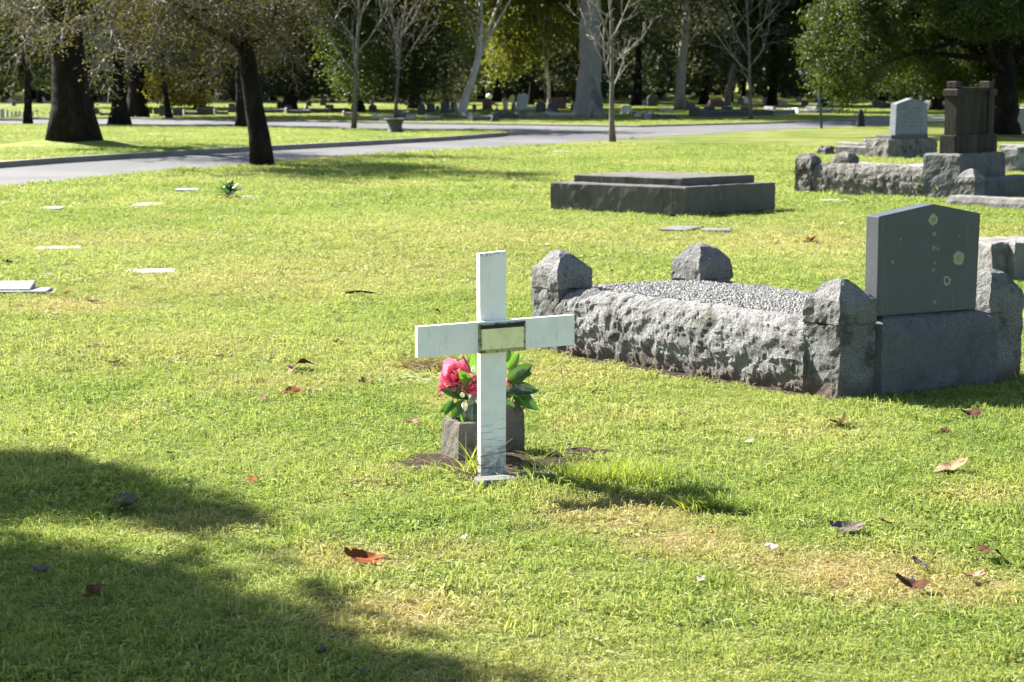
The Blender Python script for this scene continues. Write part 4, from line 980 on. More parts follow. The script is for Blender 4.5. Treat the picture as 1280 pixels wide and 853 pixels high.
# young bare trees
bare = dict(max=3, n=[9, 6, 5, 4], wander=[.035, .07, .1, .12], grav=[.05, .10, .08, .05], taper=[.3, .35, .35, .4], sides=[9, 6, 5, 4], child=[13, 5, 3], start=[.24, .25, .3], angle=[50, 38, 35], rr=[.55, .6, .6], lr=[.32, .5, .5], rmin=.008, flare=.35)
grow_tree('bare_sapling', 'young bare tree with pale upswept branches at the near road edge', at(766, 177.5), (-.03, 0, 1), 4.8, .072, bare, 9, 'bark_grey', 'bark_pale')
b3 = dict(bare); b3.update(child=[12, 6, 4], start=[.22, .2, .2], lr=[.5, .5, .5], angle=[46, 38, 35])
grow_tree('bare_sapling', 'young bare tree with long rising branches on the island lawn left of the urn', at(442, 162.3, IZ), (0, 0, 1), 5.6, .07, b3, 23, 'bark_grey', 'bark_twig')
grow_tree('bare_sapling', 'thin bare tree rising beyond the urn planter', at(494.5, 150.5), (.02, 0, 1), 5.2, .07, b3, 31, 'bark_grey', 'bark_twig', 'leaf_yellow', .25, (.12, .08), .15)
grow_tree('bare_sapling', 'thin bare sapling on the far verge left of the sign pole', at(939, 150.5), (-.01, 0, 1), 5.5, .07, b3, 44, 'bark_grey', 'bark_twig')
b4 = dict(bare); b4.update(child=[12, 6, 4], start=[.28, .2, .2], lr=[.55, .5, .5], angle=[70, 45, 40], grav=[.02, .02, -.03, -.05], flare=.7)
grow_tree('bare_tree', 'stout dark stump-like tree with pale bare low branches beyond the big tree', at(149, 155.2, IZ), (.02, 0, 1), 4.6, .26, b4, 52, 'bark_dark', 'bark_pale', 'leaf_yellow', .3, (.13, .09), .2)

def T(px, py, z=0): return at(px, py, z)
def ex(px, py, Y, rxp, rzp, ry, K):        # ellipsoid from picture extents at depth Y
    c = aty(px, py, Y); s = Y/FPX; return (c.x, c.y, c.z, rxp*s, ry, rzp*s, K)
# right evergreen
e_b = T(1255, 168)
cluster_tree('evergreen_tree', 'large glossy evergreen with low hanging foliage at the right edge', e_b, [(0, 0, 0), (-.05, 0, 1.2), (-.1, 0, 2.6), (-.2, 0, 4.5), (0, 0, 7)], [.36, .33, .30, .24, .1],
    [ex(1062, 60, 53, 56, 70, 1.5, 80), ex(1110, 10, 54, 75, 55, 2.4, 80), ex(1120, 70, 55.5, 55, 45, 1.8, 40), (12.5, 54.5, 6.0, 4.8, 4.2, 2.6, 170), (15.5, 56, 5.2, 3.5, 3.5, 2.6, 80), ex(1235, 12, 51.5, 60, 30, 1.1, 60), ex(1190, 62, 56.8, 100, 46, 1.3, 120), ex(1270, 80, 57, 50, 40, 1.0, 45), ex(1180, 60, 58, 70, 50, 1.4, 60), ex(1280, 60, 58, 50, 60, 1.2, 45)],
      .20, 200, .10, .05, 'leaf_ever', 'bark_dark', 3, .35, 34, zmin=.62, shell=.72)
# dark-trunked trees at left
cluster_tree('shade_tree', 'slim dark trunk with low green foliage at the far left edge', T(35, 155.3, IZ), [(0, 0, 0), (.05, 0, 1.6), (0, 0, 3.2), (0, .1, 7)], [.13, .12, .11, .05],
    [ex(20, 85, 67, 65, 28, 2.2, 70), ex(0, 30, 68, 120, 60, 3, 110), (-17, 68, 6.5, 4, 3.5, 2.5, 90)], .34, 80, .15, .075, 'leaf_ever', 'bark_dark', 7, .35, 16, zmin=1.1)
cluster_tree('shade_tree', 'massive dark trunk in the shade right of the big left tree', T(172, 148), [(0, 0, 0), (0, 0, 2), (.1, 0, 4), (0, 0, 9)], [.36, .33, .30, .1],
    [ex(175, 10, 80, 90, 70, 3, 60), (-15.5, 82, 8, 5, 5, 3.5, 120)], .42, 70, .17, .085, 'leaf_dark', 'bark_dark', 8, .3, 16, zmin=2)
cluster_tree('golden_tree', 'thin dark trunk in front of golden foliage beyond the left road', T(212, 149), [(0, 0, 0), (-.15, 0, 1.0), (-.25, 0, 2.2), (-.2, 0, 5)], [.12, .10, .085, .04],
    [ex(210, 110, 77, 24, 26, .8, 34), ex(236, 128, 77.5, 22, 8, .6, 12), ex(248, 126, 77.5, 16, 8, .6, 8), (-13.6, 78, 5, 2.4, 2, 2, 60)], .22, 42, .13, .08, 'leaf_gold', 'bark_dark', 9, .4, 8, zmin=.5)
cluster_tree('shade_tree', 'straight dark trunk left of the knobbly near tree, on the island edge', T(301.5, 159.3, IZ), [(0, 0, 0), (0, 0, 1.8), (-.05, 0, 3.5), (0, .1, 7)], [.15, .135, .125, .06],
    [ex(290, 20, 62, 90, 62, 2, 90), (-8.2, 63, 6.5, 4, 3.5, 2.4, 100)], .36, 60, .13, .07, 'leaf_yellow', 'bark_dark', 12, .4, 18, zmin=1.6)
# backdrop trees
cluster_tree('dense_tree', 'dense dark tree behind the knobbly near trunk', T(362, 139), [(0, 0, 0), (.1, 0, 2), (.2, 0, 5)], [.3, .27, .15], [ex(370, 50, 96, 100, 80, 3, 130), (-11, 98, 8, 6, 4, 3.5, 150)], .55, 70, .22, .11, 'leaf_dark', 'bark_dark', 13, .3, 14, zmin=.7)
cluster_tree('dense_tree', 'dark glossy tree behind the young bare tree on the island', T(448, 141), [(0, 0, 0), (.1, 0, 2), (.1, 0, 5)], [.25, .22, .1], [ex(448, 55, 87, 50, 70, 2, 100), (-7, 88, 7, 3.5, 3, 3, 80), (-8, 86, 11, 5.5, 5, 3, 150)], .42, 75, .17, .09, 'leaf_ever', 'bark_dark', 14, .3, 12, zmin=.4)
cluster_tree('dense_tree', 'very dark drooping evergreen beyond the urn planter', T(518, 137), [(0, 0, 0), (0, 0, 2), (0, 0, 6)], [.28, .25, .1], [ex(510, 60, 98, 58, 70, 2.4, 150), (-5, 99, 8, 3.6, 3, 4, 110), (-2, 88, 12.5, 6, 5, 3, 150)], .45, 75, .2, .09, 'leaf_dark', 'bark_dark', 15, .7, 10, zmin=.3)
cluster_tree('weeping_tree', 'grey-green soft weeping tree left of the white gum', T(556, 131), [(0, 0, 0), (0, 0, 3), (0, 0, 6)], [.2, .17, .1], [ex(556, 75, 118, 46, 58, 2, 120), (-4, 119, 8, 3.5, 3, 3, 60)], .5, 70, .24, .07, 'leaf_grey', 'bark_grey', 16, 1.2, 10, zmin=.4)
cluster_tree('white_gum', 'white-barked gum leaning right among the graves', T(577, 141.5), [(0, 0, 0), (.25, 0, .9), (.55, 0, 1.7), (.85, 0, 2.8), (.9, .2, 5), (.7, .3, 8)], [.2, .17, .16, .14, .1, .05],
    [ex(560, 15, 89, 46, 26, 1.6, 22), ex(600, 22, 90, 40, 24, 1.5, 14), (-1.5, 90, 8.5, 3.6, 3, 2.5, 70)], .42, 50, .2, .06, 'leaf_bright', 'bark_white', 17, .9, 12, flare=.3, zmin=2, limb_r=.55)
cluster_tree('leafy_tree', 'bright yellow-green leafy tree hanging over the tilted pale headstone', T(664, 131), [(0, 0, 0), (.05, 0, 2), (0, 0, 5)], [.16, .14, .06],
    [ex(655, 40, 103, 52, 50, 2, 62), ex(628, 75, 102, 22, 28, 1.2, 18), ex(700, 20, 103, 34, 40, 1.6, 26), (1, 104, 7.5, 4, 3, 2.4, 70)], .40, 62, .22, .09, 'leaf_bright', 'bark_dark', 18, .7, 12, zmin=1.1)
cluster_tree('thin_gum', 'thin white crooked trunk left of the giant gum', T(686, 136), [(0, 0, 0), (.0, 0, 1.2), (-.1, 0, 1.9), (-.3, 0, 2.8), (-.2, 0, 6)], [.09, .08, .08, .07, .03], [(1.6, 101, 7.5, 2, 2, 1.5, 20)], .4, 40, .22, .07, 'leaf_gum', 'bark_white', 19, .8, 6, flare=.2)
cluster_tree('giant_gum', 'giant thick-trunked gum with pale flaking bark beyond the road', T(736, 147.5), [(0, 0, 0), (.0, 0, 1.2), (.05, 0, 3), (.1, 0, 6), (0, 0, 12), (.3, 0, 18)], [.50, .46, .43, .40, .33, .15],
    [(3.2, 79, 15, 7, 6, 4, 190), ex(800, -10, 80, 46, 50, 2.4, 40)], .5, 60, .22, .06, 'leaf_gum', 'bark_gum', 20, .9, 16, flare=.45, sides=18)
cluster_tree('gum_tree', 'tall straight gum with a pale lit left side, right of the young bare tree', T(849, 138.5), [(0, 0, 0), (.1, 0, 2), (.25, 0, 4.2), (.3, 0, 8), (.2, 0, 13)], [.25, .23, .21, .18, .08],
    [ex(855, 10, 97, 60, 40, 2, 40), (8.6, 96, 11, 4.5, 4, 3, 110)], .5, 60, .24, .06, 'leaf_gum', 'bark_gum', 21, .9, 14, flare=.35, zmin=2.4)
cluster_tree('gum_tree', 'gum leaning right above the reddish stone', T(907, 133), [(0, 0, 0), (.35, 0, 1.8), (.75, 0, 3.6), (1.2, 0, 6.5), (1.6, 0, 11)], [.22, .19, .17, .14, .06],
    [ex(925, 5, 110, 60, 40, 2, 50), (13.5, 110, 10, 4.5, 4, 3, 110)], .52, 60, .25, .065, 'leaf_gum', 'bark_gum', 22, .9, 14, flare=.4, zmin=2.2)
for i, (px, py, Y, rx_, ry_, K, lm, lab) in enumerate((
    (795, 60, 112, 46, 80, 90, 'leaf_dark', 'dark bushy tree just right of the giant gum'), (880, 55, 118, 40, 75, 90, 'leaf_gum', 'dull green tree between the two right-hand gums'),
    (965, 50, 112, 56, 72, 120, 'leaf_dark', 'dark tree behind the sapling on the far verge'), (1030, 50, 108, 40, 70, 70, 'leaf_dark', 'dark tree behind the sign pole'),
    (1170, 60, 96, 80, 60, 110, 'leaf_dark', 'dark tree filling the gap behind the pale headstone'), (250, 60, 98, 70, 75, 100, 'leaf_dark', 'dark tree behind the golden foliage'),
    (110, 60, 105, 70, 70, 100, 'leaf_dark', 'dark tree right behind the big left tree'), (720, 70, 125, 50, 60, 70, 'leaf_gum', 'olive tree behind the giant gum'), (620, 85, 132, 60, 50, 80, 'leaf_dark', 'dark bluish tree behind the tilted pale headstone'), (1265, 50, 90, 60, 80, 70, 'leaf_dark', 'dark tree behind the large right evergreen'))):
    c = aty(px, 130, Y)
    cluster_tree('backdrop_tree', lab, (c.x, c.y, 0), [(0, 0, 0), (.1, 0, 2.2), (0, 0, 6)], [.26, .22, .1], [ex(px, py, Y, rx_, ry_, 2.5, K), (c.x, Y+1, 8.5, 4.5, 4, 3.5, 90)], .55, 62, .25, .10, lm, 'bark_dark', 60+i, .6, 8, zmin=.8)
# unseen tree at the left whose shade falls across the foreground
sh = lambda X, Y, h: (X-h, Y+.75*h, h)
def shade(px, py, h, r, K):
    p = at(px, py); q = sh(p.x, p.y, h); return (q[0], q[1], q[2], r, r, r*.7, K)
cluster_tree('shade_tree', 'leafy tree outside the left edge whose shadow crosses the foreground', (-9.5, 10.5, 0), [(0, 0, 0), (.1, 0, 2), (.3, 0, 4), (.8, 0, 7)], [.2, .17, .14, .06],
    [(-14.5, 8, 8, 4.2, 4.2, 2.6, 150), shade(-142, 590, 5.4, .50, 40), shade(-37, 592, 5.2, .20, 16), shade(43, 598, 5.2, .17, 14), shade(108, 612, 5.3, .17, 12), shade(173, 628, 5.4, .13, 9), shade(233, 644, 5.5, .08, 6), shade(-92, 640, 5.0, .26, 12), shade(-2, 635, 5.1, .14, 8),  # first crown mass is added to block sky light over the foreground
     shade(-137, 745, 5.8, .40, 45), shade(-27, 775, 5.8, .30, 34), shade(73, 815, 5.9, .28, 30), shade(168, 850, 6.0, .25, 28), shade(263, 885, 6.1, .25, 26), shade(363, 925, 6.2, .24, 24), shade(453, 950, 6.2, .2, 18), shade(-47, 880, 6, .6, 70), shade(153, 960, 6.1, .5, 60), shade(113, 740, 5.6, .07, 4), shade(13, 712, 5.5, .08, 4)],
    .12, 80, .08, .045, 'leaf_ever', 'bark_dark', 91, .3, 40, zmin=1, shell=.1, limb_r=.25)

cluster_tree('shade_tree', 'unseen leafy tree added behind and left of the viewpoint to block sky light', (-11, 1.5, 0), [(0, 0, 0), (.1, 0, 3), (.3, 0, 6), (.4, 0, 9)], [.25, .2, .16, .06],  # unseen tree, added to deepen the foreground shade
    [(-10.5, 1.5, 9, 4.6, 3.6, 2.8, 150), (-13, -2, 8.5, 4, 4, 2.6, 90)], .3, 70, .16, .09, 'leaf_ever', 'bark_dark', 92, .3, 24)
# the far wood: one mass
rng = np.random.default_rng(8); N = 120000
Yd = rng.uniform(132, 240, N); X = rng.uniform(-1, 1, N)*(Yd*.30+14); Z = rng.uniform(0, 1, N)**.9*16
mask = np.array([noise.noise((x*.13, y*.09, z*.16)) + .35*noise.noise((x*.5, y*.3, z*.5)) for x, y, z in zip(X, Yd, Z)]) > np.where(Z < 1.5, .10, np.where(Z < 4, -.28, -.16))
P = np.stack([X, Yd, Z], 1)[mask]
V, F = leafquads(P, 1.3, .8, rng, .5); mi = np.zeros(len(F), int); tv = np.clip(rng.normal(.4, .25, len(F)), 0, 1)
Vt, Ft = [], []
for k in range(90):
    y = rng.uniform(125, 235); x = rng.uniform(-1, 1)*(y*.3+10); h = 11; r = rng.uniform(.12, .38); ln = rng.normal(0, .5)
    tube(Vt, Ft, [Vector((x, y, -.1)), Vector((x+ln*.3, y, h*.4)), Vector((x+ln, y, h))], [r*1.2, r, r*.5], 7)
Ft = [f for f in Ft if len(f) == 4]; Ft = np.array(Ft)+len(V)
V = np.concatenate([V, np.array(Vt)]); F = np.concatenate([F, Ft]); mi = np.concatenate([mi, np.ones(len(Ft), int)]); tv = np.concatenate([tv, np.zeros(len(Ft))])
tag(mk('distant_wood', V, F, [MT['leaf_wood'], MT['bark_dark']], mi=mi, fattr=tv), 'dark wood closing the view behind the graves', None, None, 'stuff')

# ================================================================== small flower bunch on the lawn
p = at(287, 248); r = random.Random(3)
fb_ = thing('flower_bunch', 'small bunch of pale bluish flowers on a flat plaque left of centre', 'flowers', p)
MT['pale_bloom'] = simple('pale_bloom', (.34, .37, .44), [(60, (.5, .52, .58), .5, .6)], .6, .3)
for k in range(46):
    a = r.random()*6.28; el = r.uniform(.15, 1.3); d = Vector((cos(a)*cos(el), sin(a)*cos(el), sin(el))); L = r.uniform(.12, .2)
    q = p + Vector((0, 0, .03)) + d*L*.35; V, F = leaf_mesh(L, L*.36, .2, .2); x = d; z = Vector((0, 0, 1)) - x*x.z; z.normalize(); y = z.cross(x)
    mk('leaf', [tuple(q + x*v[0] + y*v[1] + z*v[2]) for v in V], F, MT['cam_leaf'], fb_, True, fattr=[r.random()*.7]*len(F))
for k in range(11):
    a = r.random()*6.28; el = r.uniform(.2, 1.35); d = Vector((cos(a)*cos(el), sin(a)*cos(el), sin(el))); q = p + Vector((0, 0, .04)) + d*r.uniform(.15, .19)
    V, F = [], []
    for j in range(6):
        b = j*1.05; fr = frame(d, b); V2, F2 = petal_mesh(.024, .022, .3, .1, j); o = len(V)
        V += [tuple(q + fr @ Vector(v)) for v in V2]; F += [tuple(i+o for i in f) for f in F2]
    mk('bloom', V, F, MT['pale_bloom'], fb_, True)

# ================================================================== weeds, tufts
MT['straw'] = leafmat('dry_stem', (.05, .035, .022), (.16, .12, .07), (.42, .34, .20), .15, .7, .2)
MT['tall_grass'] = leafmat('tall_grass_blade', (.05, .10, .015), (.14, .22, .03), (.32, .36, .08), .4, .45, .35)
MT['cudweed'] = leafmat('pale_weed_leaf', (.10, .15, .05), (.22, .28, .13), (.38, .42, .25), .3, .6, .2)
def strands(name, label, cat, c, n, spread, L, wdt, lean, mat, seed, zoff=0, vr=(0, 1)):
    r = random.Random(seed); V = []; F = []; vv = []
    for k in range(n):
        a = r.random()*6.28; q = Vector((c[0]+max(-1.7, min(1.7, r.gauss(0, 1)))*spread[0], c[1]+max(-1.7, min(1.7, r.gauss(0, 1)))*spread[1], zoff)); d = Vector((cos(a)*r.uniform(*lean), sin(a)*r.uniform(*lean), 1)).normalized()
        l = L*r.uniform(.5, 1.15); sd = d.cross(Vector((r.gauss(0, 1), r.gauss(0, 1), .1))).normalized(); o = len(V); v = r.uniform(*vr)
        for i in range(5):
            s = i/4; w_ = wdt*(1-s*.92); pt = q + d*l*s + Vector((d.x, d.y, -.55))*l*.38*s*s
            pt.z = max(pt.z, .004); V += [tuple(pt - sd*w_*.5), tuple(pt + sd*w_*.5)]
        for i in range(4): F.append((o+2*i, o+2*i+1, o+2*i+3, o+2*i+2)); vv.append(v)
    return tag(mk(name, V, F, MT[mat], fattr=vv, loc=Vector((c[0], c[1], 0))), label, cat)
strands('dead_weed', 'heap of dry brown dead stems on the grass behind the left arm of the cross', 'weed', at(563, 462), 360, (.15, .07), .17, .0065, (.5, 2.6), 'straw', 4, .005, (0, .4))
strands('pale_weed', 'pale grey-green weed growing at the left of the dry stems', 'weed', at(510, 472), 130, (.09, .12), .06, .012, (1, 3), 'cudweed', 5, .004)
strands('grass_tuft', 'long grass tuft at the left foot of the cross post', 'grass tuft', at(597, 594), 46, (.028, .03), .20, .0055, (.1, .8), 'tall_grass', 6)
strands('grass_tuft', 'thin pale grass tuft in front of the squat concrete vase', 'grass tuft', at(577, 593), 18, (.03, .02), .16, .004, (.3, 1.4), 'tall_grass', 7, 0, (.4, 1))
strands('grass_tuft', 'low straggly tuft right of the cross on the bare soil', 'grass tuft', at(662, 578), 26, (.07, .04), .11, .004, (.4, 2), 'tall_grass', 8, 0, (.3, 1))
strands('dry_litter', 'scattered dry straw on the bare soil round the cross', 'litter', at(640, 582), 150, (.20, .10), .05, .004, (3, 9), 'straw', 9, .015, (.2, 1))
strands('grass_tuft', 'long dark tussock in the shadow of the cross arm', 'grass tuft', at(752, 606), 800, (.155, .05), .15, .0042, (.1, .9), 'tall_grass', 31, 0, (0, .75))
strands('grass_tuft', 'small tussock where the shadow of the cross top ends', 'grass tuft', at(885, 640), 260, (.05, .022), .11, .0042, (.1, 1.1), 'tall_grass', 32, 0, (0, .7))
for i, (px, py, lab) in enumerate(((1012, 240, 'green weed tuft at the left foot of the rough grave'), (1040, 246, 'small weed tuft below the rough rock kerb'), (1178, 249, 'tall weed tuft between the block plinth and the low grave'), (1213, 246, 'yellow-green weed in front of the low pointed post'))):
    strands('weed_tuft', lab, 'weed', at(px, py), 40, (.10, .05), (.32, .16, .42, .34)[i], .014, (.1, .9), 'tall_grass', 20+i)

# ================================================================== fallen leaves
def leafcol(name, a, b_): return simple(name, a, [(28, b_, .42, .62), (90, tuple(q*.6 for q in a), .55, .7, .6)], .85, .1, [(50, .4, .004)])
LC = {'rust': leafcol('rust_leaf', (.15, .04, .011), (.20, .07, .022)), 'dark': leafcol('dark_red_leaf', (.05, .022, .011), (.085, .04, .018)), 'tan': leafcol('tan_leaf', (.24, .165, .10), (.15, .10, .06)),
      'grey': leafcol('grey_leaf', (.12, .10, .09), (.08, .065, .056)), 'white': leafcol('bleached_leaf', (.42, .37, .33), (.32, .26, .22)), 'pink': leafcol('pinkish_leaf', (.30, .18, .135), (.2, .11, .075)), 'yellow': leafcol('yellow_leaf', (.55, .40, .05), (.45, .30, .06))}
LMS = {}
def fl_mesh(var, col):
    if (var, col) in LMS: return LMS[(var, col)]
    r = random.Random(var*13+1); V = [(0, 0, 0)]; F = []; NA = 30; NR = 5
    lob = 5 if var % 3 else 3; k1_, k2_ = [(1.0, -.1), (.2, 1.1), (.8, .7), (-.7, .4), (.4, .3), (1.3, .3)][var % 6]
    for j in range(1, NR+1):
        for k in range(NA):
            t = 2*pi*k/NA; tt = (t*lob/(2*pi)) % 1
            R = (.62+.38*abs(cos(pi*tt))**1.3) if var % 2 else (.5+.5*abs(sin(t*.5+.2))**.6)
            R *= 1+.07*r.uniform(-1, 1)*(j == NR); rr = R*j/NR*.5
            x, y = rr*cos(t)*1.1, rr*sin(t)*(.85 if var % 2 else .62)
            z = k1_*x*x + k2_*y*y + .10*noise.noise((x*4+var, y*4, var)) + (.25*max(0, x-.2) if var % 4 == 1 else 0)
            V.append((x, y, z))
    for k in range(NA): F.append((0, 1+k, 1+(k+1) % NA))
    for j in range(NR-1):
        for k in range(NA): F.append((1+j*NA+k, 1+(j+1)*NA+k, 1+(j+1)*NA+(k+1) % NA, 1+j*NA+(k+1) % NA))
    o = len(V)
    tube(V, F, [Vector((-.30, 0, k1_*.09)), Vector((-.55, .03, k1_*.25+.03)), Vector((-.75, .02, k1_*.3))], [.014, .012, .012], 5)
    zm = min(v[2] for v in V); V = [(v[0], v[1], v[2]-zm) for v in V]
    me = bpy.data.meshes.new('fallen_leaf'); me.from_pydata(V, [], F); me.materials.append(LC[col]); me.polygons.foreach_set('use_smooth', [True]*len(F)); me.update()
    LMS[(var, col)] = me; return me
def fallen(px, py, wpx, col, var, rot, lab, tilt=(0, 0), group=None, zl=.012, flat=1):
    p = at(px, py); o = bpy.data.objects.new('fallen_leaf', fl_mesh(var, col)); COL.objects.link(o); s = wpx*p.y/FPX/1.1
    o.location = p + Vector((0, 0, zl)); o.scale = (s, s, s*flat); o.rotation_euler = (tilt[0], tilt[1], radians(rot)); tag(o, lab, 'leaf', group or 'dry leaves fallen on the lawn')
for a in ((450, 707, 58, 'rust', 2, 170, 'large curled rust-brown leaf in the lower left, nearest the long shadow'), (318, 608, 19, 'rust', 3, 40, 'small rust leaf right of the upper foreground shadow'),
    (433, 627, 13, 'rust', 5, 10, 'tiny rust leaf above the large curled rust-brown one'), (424, 674, 12, 'dark', 4, 70, 'tiny dark leaf just above the large curled rust-brown one'),
    (1055, 669, 50, 'grey', 2, 160, 'large grey curled leaf in the right foreground'), (1111, 662, 24, 'tan', 2, 30, 'small tan leaf right of the large grey one'), (964, 693, 24, 'white', 3, 60, 'bleached white leaf left of the large grey one'),
    (874, 733, 20, 'white', 1, 100, 'bleached small leaf, lowest in the middle foreground'), (1236, 702, 40, 'dark', 3, 20, 'dark red-brown leaf near the right edge of the foreground'), (1213, 730, 38, 'pink', 2, 200, 'pinkish curled leaf below the dark red-brown one'),
    (1146, 742, 54, 'dark', 0, 340, 'rolled red-brown leaf, lowest on the right'), (1140, 733, 20, 'white', 2, 80, 'pale crumpled leaf tip touching the rolled red-brown one'), (1150, 714, 32, 'grey', 4, 300, 'grey-brown leaf standing just above the rolled red-brown one'),
    (1185, 593, 54, 'tan', 4, 175, 'long flat tan leaf below the granite grave at right'), (1217, 524, 34, 'dark', 0, 5, 'dark red leaf nearest the right end of the granite grave'), (1182, 546, 17, 'dark', 3, 60, 'small dark red leaf above the long flat tan one'),
    (1050, 535, 24, 'dark', 5, 30, 'dark red leaf under the front corner of the granite grave'), (936, 560, 15, 'white', 3, 90, 'small whitish leaf right of the cross shadow'), (578, 681, 13, 'white', 5, 20, 'small white leaf in the grass below the cross'),
    (158, 640, 48, 'grey', 1, 350, 'grey-brown curled leaf in the upper foreground shadow'), (153, 629, 26, 'grey', 4, 10, 'narrow grey leaf touching the curled one in the upper shadow'), (53, 722, 38, 'grey', 2, 20, 'grey leaf in the foreground shadow near the left edge'),
    (122, 748, 34, 'dark', 3, 60, 'dark leaf deep in the foreground shadow'), (404, 826, 24, 'grey', 5, 90, 'grey leaf on the edge of the lowest shadow'), (453, 850, 26, 'grey', 0, 30, 'grey leaf cut by the bottom edge of the picture'),
    (378, 464, 34, 'rust', 3, 20, 'orange-rust leaf, upper of the pair left of the cross'), (366, 467, 22, 'tan', 2, 120, 'pale leaf touching the orange-rust one left of the cross'), (368, 497, 42, 'rust', 4, 60, 'flat rust leaf, lower of the pair left of the cross'), (391, 496, 30, 'tan', 1, 160, 'tan leaf beside the flat rust one left of the cross'),
    (423, 433, 17, 'rust', 1, 170, 'small rust leaf on the lawn above the left arm of the cross'), (118, 438, 22, 'dark', 4, 5, 'flat brown leaf on the lawn at left, below the white plaques'), (71, 404, 12, 'dark', 0, 60, 'round dark brown leaf on the lawn at left'),
    (146, 458, 26, 'white', 2, 10, 'whitish curled leaf on the lawn at left'), (518, 534, 24, 'pink', 4, 15, 'pink-brown leaf left of the concrete vase'), (712, 563, 12, 'white', 5, 90, 'tiny white leaf on the bare scrape right of the cross'),
    (457, 483, 24, 'tan', 1, 60, 'pale dry leaf left of the dead stems'), (545, 394, 14, 'rust', 3, 20, 'rust leaf just above the left arm of the cross'), (598, 366, 11, 'rust', 1, 30, 'rust leaf showing at the left edge of the cross upright'), (1012, 304, 22, 'rust', 1, 20, 'rust leaf left of the blue-grey headstone'), (1018, 297, 13, 'yellow', 4, 20, 'yellow leaf left of the blue-grey headstone'), (1050, 284, 16, 'white', 2, 20, 'pale leaf above the blue-grey headstone at left'),
    (10, 331, 15, 'dark', 1, 40, 'brown leaf near the left edge above the sloping plaque'), (62, 347, 15, 'white', 4, 30, 'white flat leaf right of the sloping plaque'), (84, 370, 16, 'rust', 2, 40, 'rust leaf in the dry patch by the sloping plaque'), (64, 371, 14, 'white', 5, 10, 'white curled leaf in the dry patch by the sloping plaque'), (50, 371, 12, 'dark', 3, 80, 'dark leaf next to the corner of the sloping plaque'), (118, 381, 18, 'dark', 4, 10, 'flat brown leaf at the right end of the dry patch'),
    (764, 343, 11, 'dark', 2, 60, 'dark leaf between the two foot posts of the granite grave'), (810, 327, 9, 'white', 2, 60, 'small pale leaf behind the granite grave'), (684, 309, 12, 'white', 4, 30, 'white leaf above the left foot post'), (215, 573, 16, 'pink', 4, 30, 'pinkish leaf above the upper foreground shadow'), (330, 505, 14, 'tan', 3, 30, 'small tan leaf left of the flat rust one'), (817, 456, 12, 'dark', 3, 30, 'dark leaf at the foot of the granite kerb'), (780, 449, 10, 'white', 2, 30, 'pale chip of leaf at the foot of the granite kerb'), (655, 517, 9, 'rust', 1, 30, 'tiny rust leaf right of the taller vase')):
    fallen(a[0], a[1], a[2], a[3], a[4], a[5], a[6], tilt=(random.Random(a[0]).uniform(-.35, .35), random.Random(a[1]).uniform(-.3, .3)), zl=.022 if a[1] > 500 else .02)
tw = at(449, 370); V, F = [], []; tube(V, F, [tw + Vector((-.12, 0, .02)), tw + Vector((.0, .02, .032)), tw + Vector((.13, -.01, .02))], [.008, .009, .005], 6)
tag(mk('twig', V, F, MT['bark_dark'], loc=tw), 'short dark twig on the lawn left of the cross top', 'twig')
rs = random.Random(12)
for k in range(110):
    x = rs.uniform(-10, 800); ye = np.interp(x, [q[0] for q in near_edge], [q[1] for q in near_edge]); y = ye + abs(rs.gauss(0, 1))*9 + 1
    fallen(x, y, rs.uniform(3, 7), rs.choice(['dark', 'tan', 'rust', 'dark', 'grey', 'white']), rs.randrange(6), rs.uniform(0, 360), 'tiny dry leaf in the drift along the near road edge', group='tiny leaves along the road edge', zl=.025)
for k in range(150):
    x = rs.uniform(0, 1270); y = rs.uniform(225, 845)
    if 660 < x < 980 and 220 < y < 275 or x > 660 and 290 < y < 500 or 500 < x < 740 and 300 < y < 620: continue
    fallen(x, y, rs.uniform(3.5, 8)*(1 if y < 500 else 1.35), rs.choice(['dark', 'tan', 'white', 'dark', 'grey', 'rust']), rs.randrange(6), rs.uniform(0, 360), 'tiny leaf scrap scattered on the open lawn', group='tiny leaf scraps on the open lawn', zl=.02)

# ================================================================== grass
def tuft(seed, n, R, Lm, wd):
    r = random.Random(seed); V = []; F = []; vv = []
    for k in range(n):
        a = r.random()*6.28; rad = R*sqrt(r.random()); q = Vector((rad*cos(a), rad*sin(a), -.003)); b = r.random()*6.28; le = r.uniform(.15, 1.9)
        d = Vector((cos(b)*le, sin(b)*le, 1)).normalized(); l = Lm*max(.35, r.gauss(1, .32)); sd = d.cross(Vector((r.gauss(0, 1), r.gauss(0, 1), .2))).normalized(); o = len(V); v = r.random(); w_ = wd*r.uniform(.7, 1.3)
        e = q + d*l*.55; tip = q + d*l + Vector((d.x*.25, d.y*.25, -.32))*l
        tip.z = max(tip.z, .002)
        V += [tuple(q - sd*w_*.5), tuple(q + sd*w_*.5), tuple(e + sd*w_*.42), tuple(e - sd*w_*.42), tuple(tip)]
        F += [(o, o+1, o+2, o+3), (o+3, o+2, o+4)]; vv += [v, v]
    me = bpy.data.meshes.new('tuft'); me.from_pydata(V, [], F); me.materials.append(MT['blade'])
    at_ = me.attributes.new('v', 'FLOAT', 'FACE'); at_.data.foreach_set('value', vv); me.update()
    return bpy.data.objects.new('tuft', me)
TC = bpy.data.collections.new('tufts')
for i in range(6): TC.objects.link(tuft(100+i, 64, .075, .036, .0034))
TC.objects.link(tuft(300, 30, .06, .024, .010))     # broad-leaved weeds
rng = np.random.default_rng(21)
PTS = []; SC = []
